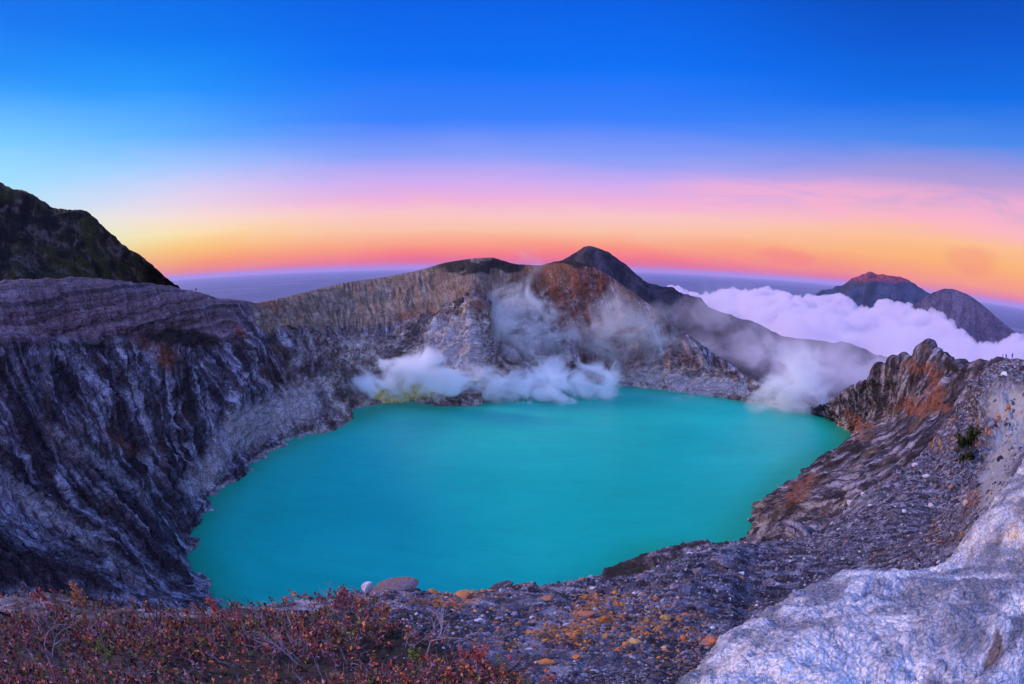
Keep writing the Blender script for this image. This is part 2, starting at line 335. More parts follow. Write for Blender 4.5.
# ------------------------------------------------------------------ dark hill behind the left rim
def simple_net(rows): return np.stack([at([p[0] for p in r], [p[1] for p in r], [p[2] for p in r]) for r in rows])
crest = [(-260, 150, 620), (-120, 150, 600), (-40, 168, 590), (0, 181, 580), (25, 191, 580), (50, 210, 575), (66, 211, 570), (85, 217, 560), (104, 232, 560), (130, 251, 555), (152, 266, 550), (174, 284, 548), (200, 305, 545)]
base = [(-300, 345, 300), (-140, 320, 330), (-40, 310, 348), (0, 305, 355), (28, 302, 370), (55, 300, 385), (75, 300, 400), (97, 300, 420), (118, 303, 445), (138, 306, 465), (156, 308, 490), (178, 312, 520), (205, 322, 540)]
base = [(x_, y_ - 6, d_*1.13) for x_, y_, d_ in base]
cr, bs = simple_net([crest])[0], simple_net([base])[0]
Q = loft(np.stack([outward(cr, 150, 90), outward(cr, 40, 14), cr, cr*.66 + bs*.34, cr*.33 + bs*.67, bs, outward(bs, 15, 60)]), 220, 460)
N, _ = facing(Q); mt = met(Q)
Q = Q + N*(6*fbm(Q, 60, 7, .55) + 4*fbm((mt + 0)*[1, .25, 1], 30, 5, .55, ridged=True))[..., None]
px, py = proj(Q); mask = np.zeros(Q.shape[:2] + (4,)); B = lambda *a: blob(px, py, *a)
set_warp(Q, 40, 22)
mask[..., 1] = np.clip(B(20, 258, 30, 5, 20)*.5 + B(70, 228, 12, 8)*.5, 0, 1)
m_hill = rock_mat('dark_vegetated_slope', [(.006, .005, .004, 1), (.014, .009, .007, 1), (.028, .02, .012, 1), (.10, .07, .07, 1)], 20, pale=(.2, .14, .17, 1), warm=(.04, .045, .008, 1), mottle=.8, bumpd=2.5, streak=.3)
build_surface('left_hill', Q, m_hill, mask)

# ------------------------------------------------------------------ volcano behind the cone and far slopes
crest = [(470, 330, 2700), (520, 300, 2650), (548, 280, 2620), (562, 265, 2600), (575, 256, 2600), (588, 248, 2600), (602, 251, 2600), (614, 259, 2600), (640, 279, 2550), (670, 292, 2500), (710, 309, 2400), (760, 327, 2300), (800, 341, 2200), (850, 352, 2100), (900, 366, 2000), (960, 392, 1900)]
base = [(p[0] - 12, p[1] + 95 - max(0, (p[0]-620))*.12, 1350 if p[0] < 700 else 1300) for p in crest]
cr, bs = simple_net([crest])[0], simple_net([base])[0]
Q = loft(np.stack([outward(cr, 1500, 700), outward(cr, 200, 60), cr, cr*.66 + bs*.34 - [0, 0, 25], cr*.33 + bs*.67 - [0, 0, 25], bs, bs + [0, 0, -400]]), 220, 500)
N, _ = facing(Q); mt = met(Q)
Q = Q + N*(35*fbm(Q, 500, 6, .5) + 22*fbm((mt + fbm(mt, 300, 3)[..., None]*60)*[1, .15, 1], 150, 5, .5, ridged=True))[..., None]
mask = np.zeros(Q.shape[:2] + (4,))
m_vol = rock_mat('dark_volcano_slope', [(.015, .012, .02, 1), (.03, .022, .035, 1), (.05, .038, .055, 1), (.09, .065, .09, 1)], 160, warm=(.06, .03, .035, 1), bumpd=18)
tag(build_surface('back_mountain', Q, m_vol, mask), kind='structure')

def far_mountain(name, crest, D, zb, mat, spread=9000, amp=260, seed=0):
    cr = at([p[0] for p in crest], [p[1] for p in crest], [D]*len(crest))
    h = cr.copy(); h[:, 2] = 0; h /= np.linalg.norm(h, axis=1, keepdims=True)
    def lv(k, zf):   # k>0 towards the camera
        q = cr - h*spread*k; q[:, 2] = zb + (cr[:, 2]-zb)*zf; return q
    Q = loft(np.stack([lv(-1, 0), lv(-.4, .45), lv(-.1, .85), cr, lv(.12, .82), lv(.4, .42), lv(1, 0)]), 160, 320)
    N, _ = facing(Q); mt = met(Q)
    w = np.abs(Q - 0)[..., 2]*0 + 1
    Q = Q + N*(amp*.5*fbm(Q, 3000, 6, .5, off=seed) + amp*fbm(mt*[1, .15, 1], 1500, 5, .5, off=seed, ridged=True))[..., None]
    mask = np.zeros(Q.shape[:2] + (4,)); px, py = proj(Q)
    mask[..., 0] = np.clip((287 - py)/8., 0, 1)*S(px, 835, 850)*(1-S(px, 905, 930)) if seed == 1 else 0  # alpenglow painted into the rock colour of the summit
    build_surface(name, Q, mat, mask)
m_far = rock_mat('far_volcano_slope', [(.010, .020, .05, 1), (.018, .035, .09, 1), (.03, .05, .12, 1), (.05, .06, .13, 1)], 1400, rust=(.45, .06, .10, 1), warm=(.05, .05, .05, 1), bumpd=150)  # rust here is the red of the painted summit alpenglow
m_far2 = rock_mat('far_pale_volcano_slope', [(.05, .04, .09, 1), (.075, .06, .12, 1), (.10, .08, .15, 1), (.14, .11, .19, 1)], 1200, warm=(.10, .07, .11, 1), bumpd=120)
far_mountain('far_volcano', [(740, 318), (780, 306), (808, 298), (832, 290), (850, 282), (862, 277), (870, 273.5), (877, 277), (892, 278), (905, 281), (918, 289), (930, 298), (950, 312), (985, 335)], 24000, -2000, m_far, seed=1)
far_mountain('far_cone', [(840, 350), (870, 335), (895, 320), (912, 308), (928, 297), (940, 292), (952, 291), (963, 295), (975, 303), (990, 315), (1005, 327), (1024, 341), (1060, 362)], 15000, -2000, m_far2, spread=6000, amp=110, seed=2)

# ------------------------------------------------------------------ lowland / sea far below, lake
def disc(name, R, z, mat, n=96, rings=(0, .02, .08, .25, 1), cx=0, cy=0):
    V = [(cx, cy, z)]; 
    a = np.linspace(0, 2*np.pi, n, endpoint=False)
    for k in rings[1:]:
        V += [(cx + R*k*math.cos(t), cy + R*k*math.sin(t), z) for t in a]
    me = bpy.data.meshes.new(name); fs = [(0, 1+i, 1+(i+1) % n) for i in range(n)]
    for r in range(len(rings)-2):
        b = 1 + r*n
        fs += [(b+i, b+n+i, b+n+(i+1) % n, b+(i+1) % n) for i in range(n)]
    me.from_pydata(V, [], fs); me.materials.append(mat); o = bpy.data.objects.new(name, me); COL.objects.link(o); return o
m, t = new_mat('lowland_plain')
pos = t.new('ShaderNodeNewGeometry').outputs['Position']
c = t.ramp(t.noise(pos, 1/9000, 7, .6), [(.35, (.06, .08, .17, 1)), (.55, (.10, .115, .22, 1)), (.7, (.20, .19, .30, 1))])
surface_out(t, c, .8)
tag(disc('lowland_ground', 500000, -2100, m), kind='structure')

m, t = new_mat('turquoise_lake_water')
pos = t.new('ShaderNodeNewGeometry').outputs['Position']
mp = t.new('ShaderNodeMapping'); t.l.new(pos, mp.inputs[0]); mp.inputs['Scale'].default_value = (1, 1.6, 1)
n1 = t.noise(mp.outputs[0], 1/210, 5, .5, .3)
ak = t.new('ShaderNodeAttribute', attribute_name='mask'); sp = t.new('ShaderNodeSeparateColor'); t.l.new(ak.outputs['Color'], sp.inputs[0])
c = t.ramp(n1, [(.30, (.004, .38, .28, 1)), (.5, (.005, .43, .33, 1)), (.70, (.012, .50, .37, 1))])
c = t.mix(t.smooth(t.math('ADD', sp.outputs[0], t.math('MULTIPLY', t.math('SUBTRACT', n1, .5), .8)), .25, .95), c, (.006, .33, .20, 1))
wm = t.new('ShaderNodeMapping'); t.l.new(pos, wm.inputs[0]); wm.inputs['Scale'].default_value = (1, 2.5, 1); wm.inputs['Rotation'].default_value = (0, 0, .4)
ws = t.noise(wm.outputs[0], 1/28, 6, .65, .5)
c = t.mix(.55, c, t.ramp(ws, [(.3, (.78, .82, .84, 1)), (.5, (1, 1, 1, 1)), (.72, (1.2, 1.1, 1.1, 1))]), 'MULTIPLY')
bw = t.noise(pos, 1/2.5, 3, .6)
surface_out(t, c, .38, bw, .2, .15, spec=.3)
gx, gy = np.meshgrid(np.linspace(-330, 520, 240), np.linspace(90, 800, 200))
lp = np.stack([gx, gy, np.full_like(gx, -H)], -1)
shp = at_z([215, 195, 180, 205, 256, 305, 350, 385, 440, 490, 545, 605, 668, 724, 780, 812, 848, 852, 822, 785, 757, 725, 650, 560], [660, 590, 545, 500, 457, 435, 420, 403, 405, 401, 392, 384, 390, 397, 407, 414, 430, 440, 460, 487, 512, 553, 557, 640])
ds = np.full(gx.shape, 1e9)
for i in range(len(shp)-1):
    a, b = shp[i, :2], shp[i+1, :2]
    for f in np.linspace(0, 1, 12): p = a + (b-a)*f; ds = np.minimum(ds, np.hypot(gx - p[0], gy - p[1]))
lm = np.zeros(gx.shape + (4,)); lm[..., 0] = np.exp(-(ds/38)**1.3)
fc = grid_faces(200, 240)
cen = lp.reshape(-1, 3)[fc].mean(1)[:, :2]; ins = np.zeros(len(cen), bool); poly = shp[:, :2]
for i in range(len(poly)):
    a, b = poly[i], poly[(i+1) % len(poly)]
    cnd = (a[1] > cen[:, 1]) != (b[1] > cen[:, 1])
    ins ^= cnd & (cen[:, 0] < (b[0]-a[0])*(cen[:, 1]-a[1])/(b[1]-a[1]+1e-9) + a[0])
fc = fc[ins | (ds.ravel()[fc].max(1) < 30)]
tag(mesh_np('lake_water', lp, fc, m, uv=lp.reshape(-1, 3), col=lm.reshape(-1, 4)), kind='structure')

# ------------------------------------------------------------------ near ground
G = [((-320, 700, 18), (-300, 760, 9), (-260, 860, 5)), ((-150, 640, 15), (-140, 690, 8), (-120, 800, 4.6)), ((0, 597, 13), (0, 640, 7.2), (0, 730, 4.2)), ((100, 604, 12), (100, 645, 6.6), (100, 740, 3.8)), ((200, 607, 11.5), (200, 645, 6.3), (210, 740, 3.6)),
 ((300, 602, 11), (300, 640, 6.2), (310, 745, 3.4)), ((345, 596, 10.5), (345, 636, 6.1), (360, 745, 3.4)), ((385, 589, 10), (385, 632, 6), (410, 745, 3.4)), ((430, 593, 10.5), (430, 632, 6), (460, 745, 3.3)), ((500, 589, 12), (500, 634, 6.3), (510, 745, 3.3)),
 ((575, 583, 15), (575, 628, 7.3), (570, 745, 3.4)), ((640, 574, 20), (640, 620, 8.8), (640, 745, 3.5)), ((700, 551, 30), (700, 610, 11.5), (700, 745, 3.7)), ((735, 543, 38), (728, 604, 13.5), (735, 745, 3.8)), ((765, 540, 46), (750, 600, 16), (770, 745, 3.9)),
 ((820, 528, 62), (810, 580, 22), (840, 740, 4.2)), ((862, 500, 80), (860, 560, 30), (900, 735, 4.6)), ((900, 468, 100), (900, 540, 38), (950, 730, 5.2)), ((935, 438, 125), (935, 520, 48), (990, 720, 6)),
 ((958, 405, 128), (962, 485, 60), (1030, 700, 6.5)), ((980, 372, 136), (985, 455, 72), (1060, 660, 7)), ((1004, 358, 140), (1012, 430, 80), (1100, 600, 8)), ((1032, 355, 142), (1045, 425, 86), (1150, 560, 9)), ((1090, 365, 190), (1110, 430, 90), (1200, 540, 10))]
cr, md, bt = [at([g[k][0] for g in G], [g[k][1] for g in G], [g[k][2] for g in G]) for k in range(3)]
Dc = np.linalg.norm(cr, axis=1)[:, None]
bk1 = cr.copy(); hh = cr.copy(); hh[:, 2] = 0; hh /= np.linalg.norm(hh, axis=1, keepdims=True)
bk1 = cr + hh*Dc*.10 - np.array([0, 0, 1])*Dc*.14; bk2 = cr + hh*Dc*.35 - np.array([0, 0, 1])*Dc*.75
inn = bt*.6; inn[:, 2] = bt[:, 2]*.93
q = np.sqrt(np.linalg.norm(cr, axis=1)*np.linalg.norm(md, axis=1))[:, None]
gm1 = cr*.4 + md*.6; 
q2 = md*.45 + bt*.55
GQ = loft(np.stack([bk2, bk1, cr, gm1, md, q2, bt, inn]), 420, 1250)
N, _ = facing(GQ); px, py = proj(GQ); D = np.linalg.norm(GQ, axis=2)
far = S(D, 25, 90)
gd = .10*fbm(GQ, 1.6, 6, .55) + .05*fbm(GQ, .5, 4, .6, ridged=True)
gd = gd*(1-far)*np.clip(D/6, .5, 2.5) + far*(1 + 1.7*S(px, 940, 970)*S(py, 372, 400))*(2.2*fbm(GQ, 26, 6, .55) + 1.6*fbm(GQ, 9, 5, .55, off=2, ridged=True))
GQ = GQ + N*gd[..., None]
GN, _ = facing(GQ)
px, py = proj(GQ); B = lambda *a: blob(px, py, *a)
mask = np.zeros(GQ.shape[:2] + (4,))
set_warp(GQ/np.maximum(D, 3)[..., None], .12, 24)
mask[..., 0] = np.clip(B(590, 612, 28, 18, -30)*1.1 + B(455, 598, 36, 9)*1.1 + B(560, 640, 34, 16)*.7 + B(700, 640, 60, 30)*.35 + B(965, 505, 8, 18)*.8 + B(985, 432, 24, 6, -10)*.7 + B(935, 455, 12, 6)*.5, 0, 1.2)
mask[..., 1] = np.clip(B(985, 490, 18, 40, 15)*.9 + B(1008, 415, 34, 45)*1.0 + B(870, 500, 60, 12, -35)*.5, 0, 1)
mask[..., 2] = np.clip(.9*(1-S(px, 420, 520))*S(py, 600, 625)*S(12-D, 0, 4) + B(958, 450, 8, 14)*.9, 0, 1)  # ground under the plants painted dark for the shaded gaps between them
m_ground = rock_mat('stony_ground', [(.022, .018, .028, 1), (.06, .055, .08, 1), (.12, .115, .165, 1), (.26, .25, .33, 1)], 1.1, rust=(.50, .17, .05, 1), pale=(.46, .46, .50, 1), warm=(.22, .13, .09, 1), bumpd=.05, streak=.1, stretch=(1, 1))
build_surface('stony_ground', GQ, m_ground, mask)

# ------------------------------------------------------------------ pale rock outcrop, lower right
O = [((640, 716, 3.6), (690, 745, 3.2)), ((668, 684, 4.0), (740, 730, 3.4)), ((702, 655, 4.6), (780, 705, 3.6)), ((742, 626, 5.2), (830, 690, 3.8)), ((790, 597, 6.0), (880, 675, 4.2)), ((850, 577, 6.8), (920, 660, 4.6)), ((905, 567, 7.4), (960, 640, 5.0)),
 ((938, 558, 8.0), (990, 625, 5.4)), ((962, 545, 8.6), (1015, 610, 5.8)), ((982, 522, 9.4), (1035, 590, 6.2)), ((1000, 494, 10.5), (1055, 560, 6.6)), ((1020, 466, 12), (1080, 530, 7.2)), ((1045, 440, 13.5), (1110, 500, 8)), ((1085, 410, 15), (1150, 470, 9))]
cr = at([g[0][0] for g in O], [g[0][1] for g in O], [g[0][2] for g in O]); md = at([g[1][0] for g in O], [g[1][1] for g in O], [g[1][2] for g in O])
dirn = np.array([.75, -.45, 0])
Dc = np.linalg.norm(cr, axis=1)[:, None]
bt = md*.72 + dirn*.4; bt[:, 2] = md[:, 2]*.93
bt2 = bt + dirn*1.4; bt2[:, 2] = bt[:, 2] - .3
hh = cr.copy(); hh[:, 2] = 0; hh /= np.linalg.norm(hh, axis=1, keepdims=True)
Q = loft(np.stack([cr + hh*Dc*.05 - [0, 0, 2.2], cr + hh*Dc*.06 - np.array([0, 0, 1])*Dc*.09, cr, cr*.5 + md*.5 + [0, 0, .12], md, md*.5 + bt*.5, bt, bt2]), 420, 900)
N, _ = facing(Q); mt = met(Q)
n1 = fbm(Q, 1.5, 6, .55); 
cell = fbm(Q + fbm(Q, 1.2, 3)[..., None]*.35, .55, 5, .55, off=6, ridged=True)
wq = Q + .5*np.stack([fbm(Q, .8, 4, off=k) for k in (1, 2, 3)], -1)
crk = sum(a_*np.exp(-(np.abs(fbm(wq, l_, 2, .4, off=o_))/w_)**2) for a_, l_, o_, w_ in ((.10, 1.3, 11, .035), (.05, .6, 13, .05), (.03, .3, 17, .06)))
led_ = fbm(wq*[1, 1, 2.2], .9, 4, .5, off=21); led_ = np.floor(led_*7)/7 + S((led_*7) % 1, .75, 1)/7
Q = Q + N*(.26*n1 + .035*cell + .10*led_ + .032*fbm(Q, .14, 5, .7) - .5*crk)[..., None]
px, py = proj(Q); B = lambda *a: blob(px, py, *a)
mask = np.zeros(Q.shape[:2] + (4,))
set_warp(Q, .8, 26)
mask[..., 0] = np.clip(B(1015, 500, 14, 16)*.7 + B(1005, 527, 22, 7, -20)*.7 + B(1000, 632, 10, 16)*.35 + B(960, 545, 18, 6, -30)*.5, 0, 1)
mask[..., 1] = np.clip(B(850, 640, 160, 50, -15)*.5 + B(720, 660, 50, 12, -40)*.6, 0, 1)
mask[..., 2] = np.clip(B(998, 655, 8, 30, 10)*.9 + B(985, 570, 8, 25, -20)*.4, 0, 1)
m_out = rock_mat('pale_outcrop_rock', [(.15, .16, .22, 1), (.28, .29, .38, 1), (.42, .43, .52, 1), (.62, .62, .68, 1)], .8, rust=(.62, .42, .22, 1), pale=(.80, .78, .85, 1), dark=(.10, .08, .09, 1), warm=(.42, .38, .40, 1), bumpd=.035, streak=.2, mottle=.35, stretch=(1, 1))
build_surface('rock_outcrop_ground', Q, m_out, mask)

# ------------------------------------------------------------------ sky
w = bpy.data.worlds.new('World'); scene.world = w; w.use_nodes = True
t = NT(w.node_tree); t.n.clear()
tc = t.new('ShaderNodeTexCoord').outputs['Generated']
sx = t.new('ShaderNodeSeparateXYZ'); t.l.new(tc, sx.inputs[0])
el = t.math('MULTIPLY', t.math('ARCSINE', sx.outputs[2]), 180/math.pi)
az = t.math('MULTIPLY', t.math('ARCTAN2', sx.outputs[0], sx.outputs[1]), 180/math.pi)
mp = t.new('ShaderNodeMapping'); t.l.new(tc, mp.inputs[0]); mp.inputs['Scale'].default_value = (1.2, 1.2, 9)
wn = t.noise(mp.outputs[0], 2.0, 5, .5, .6)
el2 = t.math('ADD', el, t.math('MULTIPLY', t.math('SUBTRACT', wn, .5), 2.2))
EM = 60.
fe = t.math('DIVIDE', t.math('ADD', el2, 4.), EM + 4)
def stops(lst): return [((e + 4)/(EM + 4), srgb(*c)) for e, c in lst]
ctr = t.ramp(fe, stops([(-1, (205, 85, 120)), (.3, (240, 88, 105)), (1.4, (255, 118, 104)), (2.8, (255, 160, 118)), (4.4, (254, 195, 160)), (6.3, (252, 198, 195)), (8, (240, 178, 218)), (10, (205, 172, 240)), (13, (136, 158, 248)), (17.5, (55, 128, 252)), (24, (0, 112, 246)), (32, (0, 96, 230)), (45, (0, 74, 195)), (60, (0, 55, 150))]))
lft = t.ramp(fe, stops([(-1, (235, 110, 90)), (.2, (255, 125, 60)), (1.6, (255, 165, 60)), (3.2, (255, 205, 95)), (5.0, (255, 232, 165)), (7.0, (250, 228, 215)), (9.2, (224, 216, 240)), (12, (170, 205, 255)), (16, (95, 178, 255)), (21, (30, 150, 252)), (27, (0, 122, 242)), (36, (0, 96, 220)), (48, (0, 70, 178)), (60, (0, 55, 150))]))
rgt = t.ramp(fe, stops([(-1, (225, 105, 140)), (.3, (245, 110, 125)), (1.4, (254, 150, 108)), (3.5, (255, 180, 100)), (5.5, (255, 192, 140)), (7.5, (250, 185, 185)), (10, (215, 168, 212)), (13, (160, 152, 220)), (16, (75, 138, 236)), (21, (5, 110, 232)), (27, (0, 88, 212)), (34, (0, 70, 178)), (45, (0, 58, 155)), (60, (0, 50, 140))]))
cA = t.mix(t.smooth(az, -12, -50), ctr, lft)
cB = t.mix(t.smooth(az, 12, 55), cA, rgt)
# bright glow far left where the sun is about to rise
sk2 = t.new('ShaderNodeMapping'); t.l.new(tc, sk2.inputs[0]); sk2.inputs['Scale'].default_value = (1.6, 1.6, 14); sk2.inputs['Location'].default_value = (3, 1, 2)
sn = t.noise(sk2.outputs[0], 2.2, 6, .6, .8)
wa = t.math('MULTIPLY', t.math('MULTIPLY', t.smooth(el, 5.5, 8.5), t.smooth(el, 12.5, 10)), t.math('MULTIPLY', t.smooth(az, 8, 28), t.smooth(az, 85, 60)))
cB = t.mix(t.math('MULTIPLY', t.math('MULTIPLY', wa, t.smooth(sn, .42, .62)), .55), cB, srgb(255, 178, 205))
pf = t.new('ShaderNodeMapping'); t.l.new(tc, pf.inputs[0]); pf.inputs['Scale'].default_value = (9, 9, 12)
pn = t.noise(pf.outputs[0], 1.0, 5, .6, .6)
def puff(a0, e0, ra, re): 
    x_ = t.math('DIVIDE', t.math('SUBTRACT', az, a0), ra); y_ = t.math('DIVIDE', t.math('SUBTRACT', el, e0), re)
    return t.smooth(t.math('ADD', t.math('ADD', t.math('MULTIPLY', x_, x_), t.math('MULTIPLY', y_, y_)), t.math('MULTIPLY', t.math('SUBTRACT', pn, .5), 2.4)), 1.1, .1)
cB = t.mix(t.math('MULTIPLY', puff(33, 2.6, 4.5, 1.3), .45), cB, srgb(250, 120, 120))
cB = t.mix(t.math('MULTIPLY', puff(56, 4.0, 4, 1.8), .4), cB, srgb(245, 135, 115))
gl = t.math('MULTIPLY', t.smooth(az, -35, -75), t.math('MULTIPLY', t.smooth(el, 24, 9), t.smooth(az, -150, -90)))
cB = t.mix(t.math('MULTIPLY', gl, .75), cB, srgb(150, 235, 255))
zen = t.smooth(el, 40, 75)
cB = t.mix(zen, cB, (.24, .72, 1.85, 1))  # unseen sky overhead, brightened to add fill light on the terrain
beh = t.math('MULTIPLY', t.smooth(t.math('ABSOLUTE', az), 88, 140), t.smooth(el, -6, 4))
cB = t.mix(beh, cB, (.78, .92, 1.95, 1))  # unseen sky behind the camera, also brightened as added fill light
sky = t.new('ShaderNodeTexSky', sky_type='NISHITA'); sky.sun_disc = False; sky.sun_elevation = math.radians(9); sky.sun_rotation = math.radians(-48); sky.altitude = 2300
cB = t.mix(1.0, cB, t.mix(1.0, sky.outputs[0], (.002, .002, .002, 1), 'MULTIPLY'), 'ADD')
bg = t.new('ShaderNodeBackground'); t.l.new(cB, bg.inputs[0]); bg.inputs[1].default_value = 1.0
ow = t.new('ShaderNodeOutputWorld'); t.l.new(bg.outputs[0], ow.inputs[0])

sd = bpy.data.lights.new('sun', 'SUN'); sd.energy = 3.2; sd.angle = math.radians(14); sd.color = (1.0, .66, .52)
so = bpy.data.objects.new('sun', sd); COL.objects.link(so)
a, e = math.radians(-70), math.radians(26)
sdir = Vector((math.sin(a)*math.cos(e), math.cos(a)*math.cos(e), math.sin(e)))
so.rotation_euler = sdir.to_track_quat('Z', 'Y').to_euler()
sky.sun_elevation = e; sky.sun_rotation = a

# ------------------------------------------------------------------ cloud deck, steam, haze
m, t = new_mat('cloud_white')
v = t.new('ShaderNodeVolumePrincipled'); v.inputs['Color'].default_value = (.93, .87, .945, 1); v.inputs['Density'].default_value = .0065; v.inputs['Anisotropy'].default_value = .2
ou = t.new('ShaderNodeOutputMaterial'); t.l.new(v.outputs[0], ou.inputs['Volume'])
m_cloud = m
def billow(P, L, octs=6, off=0.):
    out = 0; amp = 1; tot = 0
    for o in range(octs):
        n = np.minimum(np.abs(vnoise(P/(L/2.05**o) + off + 9.1*o))*2.0, 1); out = out + amp*n; tot += amp; amp *= .55
    return out/tot
def cloud_bank(name, cols, near, nv, nu, L, amp, off=0.):
    fr = at([c[0] for c in cols], [c[1] for c in cols], [c[2] for c in cols])
    nr = at([c[0] for c in cols], [c[1] + near[0] for c in cols], [c[2]*near[1] for c in cols])
    rows = [outward(fr, cols[0][2]*.12, L*1.6), outward(fr, cols[0][2]*.06, L*.25), fr, fr*.66 + nr*.34, fr*.33 + nr*.67, nr, outward(nr, -L*.3, L*.6)]
    R = np.stack(rows)
    for e, k in ((0, 1), (-1, -2)):
        R[:, e] = R[:, k] + (R[:, e] - R[:, k])*.5; R[:, e, 2] -= L*1.2
    Q = loft(R, nv, nu); N = normals(Q); N = np.where(N[..., 2:] < 0, -N, N)
    Q = Q + (N*.5 + np.array([0, 0, .6]))*(amp*(billow(Q, L, 6, off) - .5 + .5*fbm(Q, L*2.5, 2)))[..., None]
    fc = grid_faces(nv, nu); Bt = Q.copy(); Bt[..., 2] = Q[..., 2].min() - 60
    n0 = nv*nu; ii = np.arange(n0).reshape(nv, nu)
    loop = np.concatenate([ii[0, :-1], ii[:-1, -1], ii[-1, :0:-1], ii[:0:-1, 0]]); nx = np.roll(loop, -1)
    side = np.stack([nx, loop, loop + n0, nx + n0], -1)
    o = mesh_np(name, np.concatenate([Q.reshape(-1, 3), Bt.reshape(-1, 3)]), np.concatenate([fc, fc[:, ::-1] + n0, side])[:, ::-1], m_cloud); return tag(o, kind='stuff')
cloud_bank('cloud_sea', [(620, 300, 15000), (650, 296, 15000), (690, 297, 15000), (720, 293, 14500), (745, 290, 14000), (775, 293, 13000), (800, 300, 12000), (830, 309, 11000), (868, 316, 10000), (905, 321, 9500), (940, 333, 9000), (965, 346, 8500), (990, 353, 8200), (1025, 360, 8000), (1060, 372, 8000)], (75, .32), 420, 1000, 800, 520)
cloud_bank('cloud_patch', [(792, 306, 19000), (806, 299, 19000), (822, 294, 19000), (838, 297, 19000), (856, 306, 19000), (868, 312, 19000)], (16, .9), 110, 240, 700, 380, off=3.)
cloud_bank('cloud_patch', [(862, 312, 17000), (878, 306, 17000), (896, 307, 17000), (915, 308, 17000), (930, 314, 17000)], (12, .92), 100, 220, 600, 320, off=7.)

def steam(name, px, py, D, size, dens, L, thr=(.45, .7), rot=0, off=0., col=(.985, .98, .995, 1), step=.35, lift=0., rnd=1.6):
    c = at(px, py, D); bpy_me = bpy.data.meshes.new(name)
    import bmesh
    bm = bmesh.new(); bmesh.ops.create_icosphere(bm, subdivisions=3, radius=1.0); bm.to_mesh(bpy_me); bm.free()
    o = bpy.data.objects.new(name, bpy_me); COL.objects.link(o); o.location = c; o.scale = size; o.rotation_euler = (0, 0, math.radians(rot))
    m, t = new_mat(name + '_vapour')
    oc = t.new('ShaderNodeTexCoord').outputs['Object']; pos = t.new('ShaderNodeNewGeometry').outputs['Position']
    ln = t.new('ShaderNodeVectorMath', operation='LENGTH'); t.l.new(oc, ln.inputs[0])
    mp = t.new('ShaderNodeMapping'); t.l.new(pos, mp.inputs[0]); mp.inputs['Location'].default_value = (off*100, off*37, off*11)
    mp.inputs['Scale'].default_value = (1/L, 1/L, 1/(L*.8))
    fall = t.math('SUBTRACT', 1.0, t.math('POWER', ln.outputs['Value'], rnd), clamp=True)
    n = t.noise(mp.outputs[0], 1.0, 6, .62, .9)
    d = t.smooth(t.math('ADD', n, t.math('MULTIPLY', t.math('SUBTRACT', fall, .8), .45)), *thr)
    d = t.math('MULTIPLY', t.math('MULTIPLY', d, fall), dens)
    v = t.new('ShaderNodeVolumePrincipled'); v.inputs['Color'].default_value = col; t.l.new(d, v.inputs['Density']); v.inputs['Anisotropy'].default_value = -.15
    ou = t.new('ShaderNodeOutputMaterial'); t.l.new(v.outputs[0], ou.inputs['Volume'])
    try: m.cycles.volume_step_rate = step
    except Exception: pass
    bpy_me.materials.append(m); return tag(o, kind='stuff')
steam('sulphur_steam', 372, 386, 612, (70, 34, 26), .10, 26, thr=(.42, .62), off=1)
steam('sulphur_steam', 418, 374, 630, (160, 48, 60), .15, 34, thr=(.43, .62), rot=-8)
steam('sulphur_steam', 500, 386, 662, (150, 46, 50), .11, 34, thr=(.42, .62), off=2)
steam('sulphur_steam', 566, 388, 684, (140, 58, 66), .17, 38, thr=(.42, .60), off=4, rot=5)
steam('wall_steam', 520, 330, 742, (150, 45, 170), .036, 50, thr=(.41, .66), off=5)
steam('wall_steam', 625, 335, 735, (200, 45, 120), .028, 60, thr=(.42, .68), off=6, rot=-20)
steam('lake_steam', 795, 386, 700, (140, 65, 100), .05, 45, thr=(.42, .66), off=8)
steam('lake_steam', 700, 402, 725, (160, 40, 20), .03, 35, thr=(.42, .66), off=9)
steam('valley_fog', 830, 362, 1150, (640, 300, 170), .0075, 130, thr=(.41, .64), off=10, rot=-30, col=(.95, .90, .99, 1))
steam('valley_fog', 720, 312, 2000, (600, 240, 220), .0045, 200, thr=(.42, .66), off=12, rot=-30, col=(.95, .90, .99, 1))

m, t = new_mat('thin_air_haze')
v = t.new('ShaderNodeVolumePrincipled'); v.inputs['Color'].default_value = (.62, .60, .93, 1); v.inputs['Density'].default_value = 3.4e-6
ou = t.new('ShaderNodeOutputMaterial'); t.l.new(v.outputs[0], ou.inputs['Volume'])
hb = 5.2e5; V = [(x, y, z) for z in (-2140, 1500) for x, y in ((-hb, -hb), (hb, -hb), (hb, hb), (-hb, hb))]
me = bpy.data.meshes.new('haze'); me.from_pydata(V, [], [(3, 2, 1, 0), (4, 5, 6, 7), (0, 1, 5, 4), (1, 2, 6, 5), (2, 3, 7, 6), (3, 0, 4, 7)])
me.materials.append(m); o = bpy.data.objects.new('haze', me); COL.objects.link(o); tag(o, kind='stuff')

